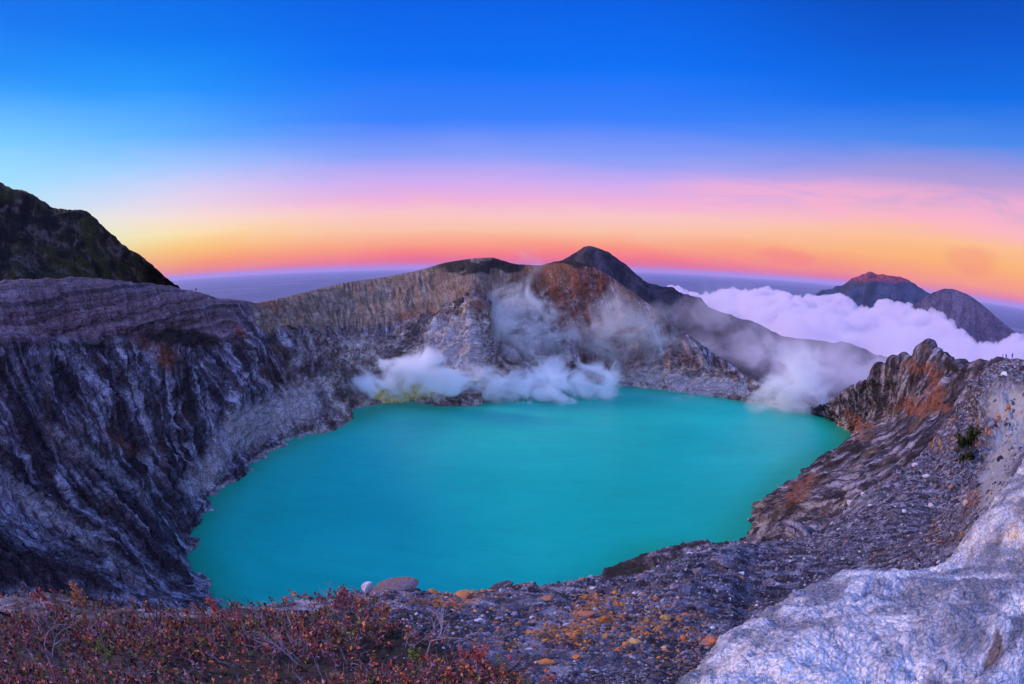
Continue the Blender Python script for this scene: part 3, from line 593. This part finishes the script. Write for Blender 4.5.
# ------------------------------------------------------------------ stones, scree and plants on the near ground
import bmesh
def ico(sub):
    bm = bmesh.new(); bmesh.ops.create_icosphere(bm, subdivisions=sub, radius=1.0); bm.verts.ensure_lookup_table()
    V = np.array([v.co[:] for v in bm.verts]); Fc = np.array([[v.index for v in f.verts] for f in bm.faces]); bm.free(); return V, Fc
ICO = {k: ico(k) for k in (1, 2, 3, 4)}
def rock_shape(V, planes=9, seed=0, jag=.0):
    r = np.random.default_rng(seed); n = r.normal(size=(planes, 3)); n /= np.linalg.norm(n, axis=1)[:, None]
    d = r.uniform(.55, .95, planes); dt = V@n.T; k = np.where(dt > .05, d/np.maximum(dt, .05), 9).min(1)
    P = V*np.minimum(k, 1.15)[:, None]*np.array([1, r.uniform(.6, 1), r.uniform(.5, .9)])
    if jag: P = P + V*(jag*fbm(P + seed*3.1, .5, 4, .55))[:, None]
    return P
def randrot(r):
    q = r.normal(size=4); q /= np.linalg.norm(q); w, x, y, z = q
    return np.array([[1-2*(y*y+z*z), 2*(x*y-z*w), 2*(x*z+y*w)], [2*(x*y+z*w), 1-2*(x*x+z*z), 2*(y*z-x*w)], [2*(x*z-y*w), 2*(y*z+x*w), 1-2*(x*x+y*y)]])
gpx, gpy = proj(GQ); gD = np.linalg.norm(GQ, axis=2)
vis = (gpx > -20) & (gpx < 1044) & (gpy < 720) & (gpy > 340)
rowi = np.broadcast_to(np.arange(GQ.shape[0])[:, None], gpx.shape)
crest_row = np.array([np.argmin(np.where(gpy[:, j] > 0, gpy[:, j], 1e9)) for j in range(GQ.shape[1])])
vis &= rowi >= (crest_row - 2)[None, :]
flat = np.flatnonzero(vis.ravel()); fP = GQ.reshape(-1, 3)[flat]; fN = GN.reshape(-1, 3)[flat]; fx = gpx.ravel()[flat]; fy = gpy.ravel()[flat]; fD = gD.ravel()[flat]
def ground_at(px, py):
    i = np.argmin((fx - px)**2 + (fy - py)**2); return fP[i], fN[i], fD[i]

m, t = new_mat('scree_stone')
pos = t.new('ShaderNodeNewGeometry').outputs['Position']; ac = t.new('ShaderNodeAttribute', attribute_name='mask').outputs['Color']
g_ = t.noise(pos, 14, 5, .65)
c = t.mix(.75, ac, t.ramp(g_, [(.3, (.5, .5, .5, 1)), (.5, (1, 1, 1, 1)), (.7, (1.5, 1.5, 1.5, 1))]), 'MULTIPLY')
surface_out(t, c, .9, g_, .6, .03)
m_scree = m
pal = np.array([(.04, .036, .055), (.085, .08, .12), (.13, .125, .18), (.19, .18, .25), (.29, .275, .36), (.46, .44, .53), (.24, .13, .09), (.42, .17, .06)])
pw = np.array([.2, .28, .24, .15, .08, .025, .02, .006]); pw = pw/pw.sum()
# share of the ground that is scree rather than plants
vegline = np.interp(fy, [585, 600, 640, 690, 720], [330, 355, 430, 520, 560]) + 30*fbm(fP, 1.2, 4)
w_ = np.where(fx > vegline, 1.0, .06)*np.where(fD > 28, .9, 1.0)*(1 - .8*S(fx, 960, 990)*S(fy, 365, 390))
w_ = w_*(.35 + .65*S(fbm(fP/np.maximum(fD, 3)[:, None], .09, 4, off=3), -.25, .25))
idx = rng.choice(len(fP), 30000, p=w_/w_.sum(), replace=False)
szp = np.exp(rng.normal(math.log(1.45), .45, len(idx))); szp = np.clip(szp, .6, 4.6)
set_warp(fP[idx]/np.maximum(fD[idx], 3)[:, None], .12, 24)
rustw = np.clip(sum(blob(fx[idx], fy[idx], *q_) for q_ in ((590, 612, 34, 20, -30), (455, 598, 46, 10), (540, 640, 60, 18), (660, 630, 40, 30), (940, 440, 30, 10), (985, 420, 30, 8))), 0, 1)
szp = szp*(1 + .7*rustw)
base = [rock_shape(ICO[1][0] if k < 8 else ICO[2][0], 8, 100+k) for k in range(16)]
VV, FF, CC, nb = [], [], [], 0
for k in range(len(idx)):
    big = szp[k] > 2.1; kk = rng.integers(8, 16) if big else rng.integers(0, 8)
    B0 = base[kk]; fc0 = ICO[2][1] if big else ICO[1][1]; i = idx[k]
    rad = fD[i]*szp[k]/F
    P = (B0@randrot(rng).T)*rad; P = P + fP[i] + fN[i]*rad*.25
    cc = pal[rng.choice(8, p=pw)]*rng.uniform(.6, 1.35)
    if rng.random() < .75*rustw[k]: cc = np.array([(.50, .20, .06), (.36, .14, .07), (.28, .16, .11)][rng.integers(3)])*rng.uniform(.6, 1.2)
    VV.append(P); FF.append(fc0 + nb); nb += len(P); CC.append(np.broadcast_to(np.append(cc, 1), (len(P), 4)))
tag(mesh_np('scree', np.concatenate(VV), np.concatenate(FF), m_scree, col=np.concatenate(CC), smooth=False), 'loose grey scree of countless small stones on the near slope', 'scree', kind='stuff')

def stone_mat(name, c1, c2, L):
    m, t = new_mat(name); pos = t.new('ShaderNodeTexCoord').outputs['Object']
    n = t.noise(pos, 1/L, 7, .62, .6); g_ = t.noise(pos, 7/L, 5, .65)
    c = t.mix(t.smooth(n, .38, .62), c1, c2)
    c = t.mix(.7, c, t.ramp(g_, [(.3, (.4, .4, .4, 1)), (.5, (1, 1, 1, 1)), (.7, (1.5, 1.5, 1.5, 1))]), 'MULTIPLY')
    surface_out(t, c, .9, t.math('ADD', n, t.math('MULTIPLY', g_, .4)), .9, L*.12); return m
SM = {'slab': stone_mat('slab_stone', (.14, .12, .17, 1), (.22, .12, .10, 1), .35), 'orange': stone_mat('orange_stone', (.60, .20, .045, 1), (.35, .16, .09, 1), .12), 'rust': stone_mat('rust_stone', (.48, .15, .05, 1), (.17, .13, .16, 1), .15),
      'yellow': stone_mat('ochre_stone', (.62, .36, .12, 1), (.42, .27, .14, 1), .12), 'grey': stone_mat('grey_stone', (.07, .065, .10, 1), (.22, .20, .28, 1), .15),
      'pale': stone_mat('pale_stone', (.40, .37, .45, 1), (.62, .58, .66, 1), .15), 'dark': stone_mat('dark_stone', (.035, .03, .04, 1), (.10, .085, .11, 1), .15)}
def boulder(px, py, wpx, hpx, mk, label, group=None, seed=None, lift=.35, sub=3, cat='boulder'):
    P0, n0, D0 = ground_at(px, py)
    seed = seed if seed is not None else int(px*7 + py*13)
    V, Fc = ICO[sub]; P = rock_shape(V, 11, seed, .16)
    r = D0/F; P = P*np.array([wpx/2*r, max(wpx, hpx)*.42*r, hpx/2*r])
    a = math.radians(random.uniform(-25, 25)); R = np.array([[math.cos(a), 0, math.sin(a)], [0, 1, 0], [-math.sin(a), 0, math.cos(a)]]); P = P@R.T
    az_ = math.atan2(P0[0], P0[1]); R = np.array([[math.cos(az_), math.sin(az_), 0], [-math.sin(az_), math.cos(az_), 0], [0, 0, 1]]); P = P@R.T
    o = mesh_np('boulder', P, Fc, SM[mk], smooth=False, loc=tuple(P0 + np.array([0, 0, hpx*r*lift*.5])))
    return tag(o, label, cat, group)
for b in [
 (394, 589, 46, 11, 'slab', 'long dark slab with rusty patches, lying on the ground crest against the lake', 4), (368, 584, 15, 17, 'pale', 'upright pale pink block at the left end of the long dark slab', 3),
 (433, 594, 12, 12, 'orange', 'pointed orange rock on the crest, right of the long dark slab'), (498, 589, 28, 9, 'dark', 'flat black rock lying on the crest against the lake'),
 (614, 597, 10, 17, 'orange', 'upright orange stone on the crest, tallest of the orange stones'), (656, 602, 9, 9, 'orange', 'small orange stone on the gravel slope below the dark knoll'),
 (665, 620, 10, 11, 'yellow', 'round ochre yellow stone sitting in dark gravel'), (633, 643, 15, 9, 'yellow', 'ochre stone half buried in gravel, wider than it is high'),
 (576, 659, 11, 10, 'orange', 'small rounded orange stone in dark gravel near the red plants'), (547, 663, 19, 11, 'orange', 'broad flat orange stone beside the red plants'),
 (603, 624, 20, 18, 'orange', 'orange crumbling rock in the middle of the rust coloured patch'), (584, 617, 24, 14, 'rust', 'rust brown rock at the left of the rust coloured patch'),
 (711, 644, 24, 15, 'rust', 'large grey boulder with an orange end beside the pale outcrop'), (727, 632, 17, 10, 'grey', 'smooth grey boulder touching the edge of the pale outcrop'),
 (740, 575, 9, 6, 'pale', 'small whitish stone on the dark gravel crest'), (480, 622, 12, 9, 'pale', 'pale lilac stone in the gravel below the crest'),
 (724, 566, 26, 16, 'grey', 'large bluish grey boulder on the crest where the gravel meets the dark knoll'), (700, 575, 22, 14, 'grey', 'angular grey block left of the large bluish boulder'),
 (680, 592, 30, 16, 'grey', 'wide grey block half sunk in gravel under the crest'), (608, 655, 16, 9, 'grey', 'flat grey stone between two ochre stones'),
 (706, 612, 26, 18, 'grey', 'big grey boulder on the gravel, upslope from the pale outcrop'), (768, 585, 18, 12, 'grey', 'grey boulder on the dark gravel above the pale outcrop'),
 (850, 505, 9, 7, 'pale', 'whitish boulder on the long gravel slope'), (925, 478, 10, 8, 'pale', 'white angular block high on the gravel slope'),
 (545, 600, 18, 9, 'rust', 'brown rock on the crest right of the flat black rock'), (460, 598, 22, 9, 'orange', 'flat rusty orange rock behind the pointed orange one'), (640, 580, 22, 12, 'grey', 'lumpy grey rock on the crest at the foot of the dark knoll')]:
    boulder(*b[:6], seed=b[6] if len(b) > 6 else None)
sel = np.flatnonzero((fx > vegline + 10) & (fx < 960) & ((fy < 560) | (fx < 700)))
for k, i in enumerate(rng.choice(sel, 170, replace=False)):
    s_ = float(4.5 + 9*rng.random()**2.2) if fD[i] < 25 else float(4 + 5*rng.random()**2)
    boulder(fx[i], fy[i], s_, s_*.7, ['grey', 'grey', 'dark', 'grey', 'dark', 'rust'][k % 6] if k % 9 else 'pale', 'angular loose stone lying among the fine scree', 'loose stones among the scree', seed=k+900, sub=2, cat='stone')

# low red-leaved ground cover
m, t = new_mat('plant_leaf'); ac = t.new('ShaderNodeAttribute', attribute_name='mask').outputs['Color']
p = surface_out(t, ac, .75, spec=.1)
m_leaf = m
m, t = new_mat('dry_twig'); ac = t.new('ShaderNodeAttribute', attribute_name='mask').outputs['Color']; surface_out(t, ac, .85); m_twig = m
class Plant:
    def __init__(s): s.lv, s.lf, s.lc, s.tv, s.tf, s.tc = [], [], [], [], [], []; s.nl = s.nt = 0
    def leaf(s, p, d, size, col, r):
        side = np.cross(d, r.normal(size=3)); side /= np.linalg.norm(side) + 1e-9; up = np.cross(side, d)
        P = np.array([p, p + d*size*.5 + side*size*.3 + up*size*.08, p + d*size, p + d*size*.5 - side*size*.3 + up*size*.08])
        s.lv.append(P); s.lf.append([s.nl, s.nl+1, s.nl+2, s.nl+3]); s.nl += 4; s.lc.append(np.broadcast_to(np.append(col, 1), (4, 4)))
    def tube(s, pts, r0, r1, col):
        pts = np.array(pts); n = len(pts); d = pts[-1] - pts[0]; a = np.cross(d, [.3, .5, .2]); a /= np.linalg.norm(a) + 1e-9; b = np.cross(d, a); b /= np.linalg.norm(b) + 1e-9
        ang = np.arange(4)*np.pi/2; ring = np.cos(ang)[:, None]*a + np.sin(ang)[:, None]*b
        rr_ = np.linspace(r0, r1, n)[:, None, None]
        P = (pts[:, None, :] + ring[None]*rr_).reshape(-1, 3)
        for i in range(n-1):
            for k in range(4): s.tf.append([s.nt + i*4 + k, s.nt + i*4 + (k+1) % 4, s.nt + (i+1)*4 + (k+1) % 4, s.nt + (i+1)*4 + k])
        s.tv.append(P); s.nt += len(P); s.tc.append(np.broadcast_to(np.append(col, 1), (len(P), 4)))
lpal = np.array([(.42, .08, .06), (.62, .17, .07), (.26, .07, .09), (.13, .16, .04), (.42, .20, .26), (.05, .035, .04), (.55, .22, .08), (.20, .20, .05)])
lpw = np.array([.15, .13, .17, .13, .12, .20, .06, .04]); lpw /= lpw.sum()
pl = Plant(); r = rng
wv_ = np.where(fx < vegline + 15, 1.0, .0)*(.3 + .7*S(fy, 600, 640)) + .02*(fx < vegline + 60)
clump = fbm(fP, .9, 4, .6, off=40)
wv_ = wv_*(.3 + S(clump, -.25, .25))
sel = r.choice(len(fP), 4300, p=wv_/wv_.sum(), replace=False)
for i in sel:
    D0 = fD[i]; top = 1 - S(fy[i], 600, 630)
    h = r.uniform(.09, .23)*(D0/6)**.6*(1 - .4*top)*(1 + 1.4*clump[i]); lean = r.normal(size=3)*.35; lean[2] = 1; lean /= np.linalg.norm(lean)
    p0 = fP[i]; p1 = p0 + lean*h*.5 + r.normal(size=3)*.02; p2 = p0 + lean*h + r.normal(size=3)*.03
    tc = np.array([(.20, .11, .10), (.12, .06, .05), (.30, .22, .26)][r.integers(3)])
    pl.tube([p0, p1, p2], .004*D0/6, .0015*D0/6, tc)
    mixc = r.choice(8, p=lpw)
    for j in range(r.integers(5, 12)):
        f_ = r.uniform(.25, 1.0); q = p0 + (p2 - p0)*f_ + r.normal(size=3)*.008
        d = r.normal(size=3); d[2] = abs(d[2])*.7 + .15; d /= np.linalg.norm(d)
        ci = mixc if r.random() < .6 else r.choice(8, p=lpw)
        pl.leaf(q, d, r.uniform(.03, .072)*(D0/6)**.7, lpal[ci]*r.uniform(.6, 1.3), r)
for i in r.choice(len(fP), 1500, p=wv_/wv_.sum(), replace=False):
    D0 = fD[i]; h = r.uniform(.14, .34)*(D0/6)**.6; lean = r.normal(size=3)*.6; lean[2] = 1; lean /= np.linalg.norm(lean)
    p0 = fP[i]; p1 = p0 + lean*h*.5 + r.normal(size=3)*.03; p2 = p0 + lean*h + r.normal(size=3)*.05
    tc = np.array([(.30, .24, .30), (.20, .12, .12), (.42, .34, .38), (.10, .06, .06)][r.integers(4)])
    pl.tube([p0, p1, p2], .0045*D0/6, .0015*D0/6, tc)
    for k in range(2):
        q = p0 + (p2-p0)*r.uniform(.3, .8); d = lean + r.normal(size=3)*.7; d /= np.linalg.norm(d); pl.tube([q, q + d*h*.22, q + d*h*.4], .003*D0/6, .001*D0/6, tc)
gc = mesh_np('ground_cover_plants', np.concatenate(pl.lv), np.array(pl.lf), m_leaf, col=np.concatenate(pl.lc), smooth=False)
tag(gc, 'low tangled ground cover with red, purple and green leaves', 'ground cover', kind='stuff')
tw = mesh_np('ground_cover_stems', np.concatenate(pl.tv), np.array(pl.tf), m_twig, col=np.concatenate(pl.tc), smooth=False)
tag(tw, 'thin reddish stems of the low ground cover', 'stems', kind='stuff')

def twig_plant(name, px, py, hpx, label, cat='shrub', col=(.30, .22, .27), spread=.55, depth=4, leaves=0, lcol=(.35, .07, .05), lean=0., thick=1., seed=0, group=None):
    P0, n0, D0 = ground_at(px, py); r = np.random.default_rng(seed + 50); h = hpx*D0/F
    pp = Plant(); tips = []
    ax = np.array([math.cos(math.atan2(P0[0], P0[1])), -math.sin(math.atan2(P0[0], P0[1])), 0])
    def grow(p, d, L, rad, lev):
        q1 = p + d*L*.5 + r.normal(size=3)*L*.06; q2 = p + d*L + r.normal(size=3)*L*.09
        pp.tube([p, q1, q2], rad, rad*.6, np.array(col)*r.uniform(.7, 1.2)); tips.append((q2, q1))
        if lev > 0:
            for k in range(r.integers(2, 4)):
                nd = (q2 - q1)/np.linalg.norm(q2 - q1) + r.normal(size=3)*spread; nd[2] += .12; nd /= np.linalg.norm(nd)
                grow(q1 if k == 0 else q2, nd, L*r.uniform(.6, .85), rad*.6, lev-1)
    d0 = np.array([0, 0, 1.]) + ax*lean; d0 /= np.linalg.norm(d0)
    grow(np.zeros(3) - n0*h*.03, d0, h*.4, h*.016*thick, depth)
    e = bpy.data.objects.new(name, None); COL.objects.link(e); e.location = tuple(P0); tag(e, label, cat, group)
    mesh_np('branches', np.concatenate(pp.tv), np.array(pp.tf), m_twig, col=np.concatenate(pp.tc), smooth=False, parent=e)
    if leaves:
        for (a, b) in tips:
            for k in range(leaves):
                d = r.normal(size=3); d /= np.linalg.norm(d); pp.leaf(b + (a - b)*r.random(), d, h*r.uniform(.06, .11), np.array(lcol)*r.uniform(.5, 1.5), r)
        mesh_np('leaves', np.concatenate(pp.lv), np.array(pp.lf), m_leaf, col=np.concatenate(pp.lc), smooth=False, parent=e)
twig_plant('shrub', 233, 616, 27, 'thin dark upright shrub with bare twigs standing out against the lake', col=(.06, .05, .07), spread=.25, leaves=0, seed=1)
twig_plant('shrub', 252, 611, 16, 'short bare shrub just right of the thin upright one, against the lake', col=(.08, .05, .06), spread=.4, seed=2)
twig_plant('shrub', 315, 606, 18, 'small dark shrub at the end of the plants near the lake edge', col=(.10, .06, .07), spread=.35, seed=3, leaves=1)
twig_plant('shrub', 86, 618, 30, 'tall orange leaved shrub rising from the ground cover before the blue rock wall', leaves=4, lcol=(.55, .20, .07), spread=.3, seed=4)
twig_plant('shrub', 50, 625, 38, 'upright red leaved shrub left of the tall orange one', leaves=3, lcol=(.40, .07, .05), spread=.35, seed=5)
twig_plant('shrub', 222, 625, 28, 'bright red orange shrub sprig below the thin upright one', leaves=4, lcol=(.60, .12, .05), spread=.3, seed=6)
twig_plant('dead_branch', 10, 618, 60, 'thick black dead branch leaning out of the ground cover by the blue wall', 'branch', col=(.02, .018, .025), spread=.35, lean=-1.6, thick=2.2, depth=2, seed=7)
twig_plant('dead_branch', 150, 640, 70, 'dark forked dead branch arching over the red ground cover', 'branch', col=(.06, .04, .05), spread=.4, lean=1.6, depth=3, seed=8)
twig_plant('dry_bush', 428, 655, 60, 'pale dry leafless bush at the edge of the ground cover and gravel', 'bush', col=(.42, .33, .40), spread=.45, lean=.5, seed=9)
twig_plant('dry_bush', 300, 668, 62, 'pale leafless bush with long twigs in the middle of the red plants', 'bush', col=(.36, .27, .33), spread=.4, lean=-.3, seed=10)
twig_plant('dry_bush', 60, 672, 66, 'grey leafless bush low among the dark leaves', 'bush', col=(.30, .26, .32), spread=.45, lean=.2, seed=11)
twig_plant('shrub', 420, 675, 30, 'green leaved shrub at the bottom edge of the ground cover', leaves=5, lcol=(.16, .18, .04), spread=.5, seed=12)
twig_plant('shrub', 110, 672, 34, 'yellow green leaved shrub among the dark red plants', leaves=5, lcol=(.22, .22, .05), spread=.5, seed=13)
twig_plant('shrub', 345, 622, 34, 'purplish shrub between the slab and the red ground cover', leaves=4, lcol=(.25, .08, .10), spread=.4, seed=14)
twig_plant('shrub', 480, 668, 30, 'small red shrub growing alone in the gravel', leaves=4, lcol=(.45, .08, .05), spread=.5, seed=15)
twig_plant('hillside_bush', 956, 462, 34, 'dark green bush growing in the hollow of the right hand slope', 'bush', col=(.05, .04, .03), spread=.8, depth=5, leaves=7, lcol=(.035, .045, .015), seed=16)

# tiny tree on the left rim
jj = int(np.argmin(np.abs(wall_rim[:, 3] - 196))); Pm = wall_rim[jj, :3]; e = bpy.data.objects.new('rim_tree', None); COL.objects.link(e); e.location = tuple(Pm)
tag(e, 'tiny dark tree standing alone on the rim below the dark hill', 'tree')
pp = Plant(); r = np.random.default_rng(3); pp.tube([(0, 0, -1.5), (.1, 0, 1), (0, .1, 3.2)], .18, .06, (.04, .03, .03))
for k in range(260):
    d = r.normal(size=3); d /= np.linalg.norm(d); pp.leaf(np.array([0, 0, 2.6]) + d*np.array([1.0, 1.0, 1.3])*r.random()**.4, d, .4, np.array((.03, .035, .02))*r.uniform(.5, 1.5), r)
mesh_np('trunk', np.concatenate(pp.tv), np.array(pp.tf), m_twig, col=np.concatenate(pp.tc), parent=e)
mesh_np('crown', np.concatenate(pp.lv), np.array(pp.lf), m_leaf, col=np.concatenate(pp.lc), smooth=False, parent=e)

# people on the right summit
def plain(name, c, rough=.8):
    m, t = new_mat(name); pos = t.new('ShaderNodeNewGeometry').outputs['Position']
    surface_out(t, t.mix(t.noise(pos, 20, 3), tuple(v*.8 for v in c[:3])+(1,), c), rough); return m
skin_m, trouser_m, hair_m = plain('skin', (.40, .24, .17, 1)), plain('dark_trousers', (.03, .03, .05, 1)), plain('dark_hair', (.02, .015, .012, 1))
def person(px, jacket, label, pose=0, rz=0.):
    j = np.argmin(np.abs(gpx[crest_row, np.arange(GQ.shape[1])] - px) + (np.abs(gD[crest_row, np.arange(GQ.shape[1])]-140) > 40)*1e3); P0 = GQ[crest_row[j], j]
    e = bpy.data.objects.new('person', None); COL.objects.link(e); e.location = tuple(P0 + np.array([0, 0, -.03])); e.rotation_euler = (0, 0, rz)
    st = .10 + .06*pose
    J = [(0, 0, .95), (0, .01, 1.18), (0, 0, 1.42), (0, .01, 1.52), (0, .03, 1.62), (0, .02, 1.73),
         (.10, 0, .90), (st, .03, .50), (st, -.02, .09), (st, .12, .04), (-.10, 0, .90), (-st, .05*pose, .50), (-st, -.02, .09), (-st, .12, .04),
         (.19, 0, 1.40), (.25, -.02, 1.12), (.22, .12 + .12*pose, .92), (.21, .18 + .12*pose, .84), (-.19, 0, 1.40), (-.26, .0, 1.12), (-.20, .14, .95 + .2*pose), (-.17, .2, .90 + .25*pose)]
    E_ = [(0, 1), (1, 2), (2, 3), (3, 4), (4, 5), (0, 6), (6, 7), (7, 8), (8, 9), (0, 10), (10, 11), (11, 12), (12, 13), (2, 14), (14, 15), (15, 16), (16, 17), (2, 18), (18, 19), (19, 20), (20, 21)]
    Rr = [.15, .15, .16, .06, .10, .08, .10, .07, .045, .04, .10, .07, .045, .04, .075, .055, .04, .035, .075, .055, .04, .035]
    me = bpy.data.meshes.new('body'); me.from_pydata(J, E_, []); o = bpy.data.objects.new('body', me); COL.objects.link(o)
    sk = o.modifiers.new('Skin', 'SKIN'); ss = o.modifiers.new('Sub', 'SUBSURF'); ss.levels = ss.render_levels = 1
    for v, q in zip(me.skin_vertices[0].data, Rr): v.radius = (q, q*.8)
    me.skin_vertices[0].data[0].use_root = True
    dg = bpy.context.evaluated_depsgraph_get(); m2 = bpy.data.meshes.new_from_object(o.evaluated_get(dg)); bpy.data.objects.remove(o)
    m2.materials.clear()
    for q in (trouser_m, jacket, skin_m): m2.materials.append(q)
    for f in m2.polygons:
        z = f.center.z; f.material_index = 2 if z > 1.5 else (1 if z > .88 else 0); f.use_smooth = True
    o = bpy.data.objects.new('body', m2); COL.objects.link(o); o.parent = e
    V, Fc = ICO[2]; Vh = V*np.array([.105, .115, .10]); keep = [f for f in Fc if Vh[f].mean(0)[2] > -.01 or Vh[f].mean(0)[1] < -.03]
    mesh_np('hair', Vh, np.array(keep), hair_m, parent=e, loc=(0, .01, 1.69))
    tag(e, label, 'person')
person(1002.3, plain('grey_jacket', (.12, .13, .16, 1)), 'person in grey standing on the right summit, leftmost of the three people', 0, .6)
person(1005.8, plain('blue_jacket', (.02, .04, .16, 1)), 'person in a dark blue jacket on the right summit, middle of the three people', 1, -.5)
person(1012.4, plain('maroon_jacket', (.10, .015, .03, 1)), 'person in a maroon jacket on the right summit, rightmost of the three people', 1, 1.8)
#--PARTS--

LB = {'crater_wall': ('gullied grey violet crater wall curving round the far side of the lake', 'crater wall'), 'right_crater_wall': ('brown and grey crater wall with an orange pinnacle right of the lake', 'crater wall'),
 'left_hill': ('dark vegetated hill rising behind the left rim', 'hill'), 'back_mountain': ('dark volcano peak behind the rust coloured cone', 'mountain'), 'far_volcano': ('blue far volcano with a reddish top above the clouds', 'mountain'),
 'far_cone': ('smooth purple far cone right of the red topped volcano', 'mountain'), 'lowland_ground': ('hazy blue lowland plain reaching the horizon', 'ground'), 'lake_water': ('milky turquoise crater lake', 'lake'),
 'stony_ground': ('stony grey violet ground with rust patches in front of the lake', 'ground'), 'rock_outcrop_ground': ('pale blue grey bedrock at the lower right corner', 'rock ground'),
 'cloud_sea': ('lilac bank of cloud spread below the far volcanoes', 'cloud'), 'cloud_patch': ('small cloud against the left foot of the far volcano', 'cloud'), 'cloud_patch.001': ('small cloud between the two far volcanoes', 'cloud'),
 'sulphur_steam': ('thin steam at the left end of the yellow sulphur shore', 'steam'), 'sulphur_steam.001': ('white steam over the yellow sulphur shore', 'steam'), 'sulphur_steam.002': ('steam between the sulphur shore and the thickest plume', 'steam'),
 'sulphur_steam.003': ('thickest white plume drifting over the far edge of the lake', 'steam'), 'wall_steam': ('thin violet steam against the dark recess of the far cliff', 'steam'), 'wall_steam.001': ('thin veil of steam on the right flank of the rust cone', 'steam'),
 'lake_steam': ('pale steam at the far right corner of the lake', 'steam'), 'lake_steam.001': ('faint steam low on the water below the cone foot', 'steam'), 'valley_fog': ('lavender fog filling the valley behind the right corner of the lake', 'fog'),
 'valley_fog.001': ('faint fog on the upper slope of the dark back volcano', 'fog'), 'haze': ('thin blue haze filling the air', 'haze')}
for k_, (l_, c_) in LB.items():
    if k_ in bpy.data.objects: tag(bpy.data.objects[k_], l_, c_)
scene.render.engine = 'CYCLES'
cy = scene.cycles
cy.use_denoising = True
try: cy.denoiser = 'OPENIMAGEDENOISE'
except Exception: pass
cy.max_bounces = 12; cy.diffuse_bounces = 3; cy.glossy_bounces = 2; cy.volume_bounces = 12; cy.transparent_max_bounces = 8
vs = scene.view_settings; vs.view_transform = 'Standard'; vs.look = 'None'; vs.gamma = 1; vs.exposure = 0; vs.use_curve_mapping = False
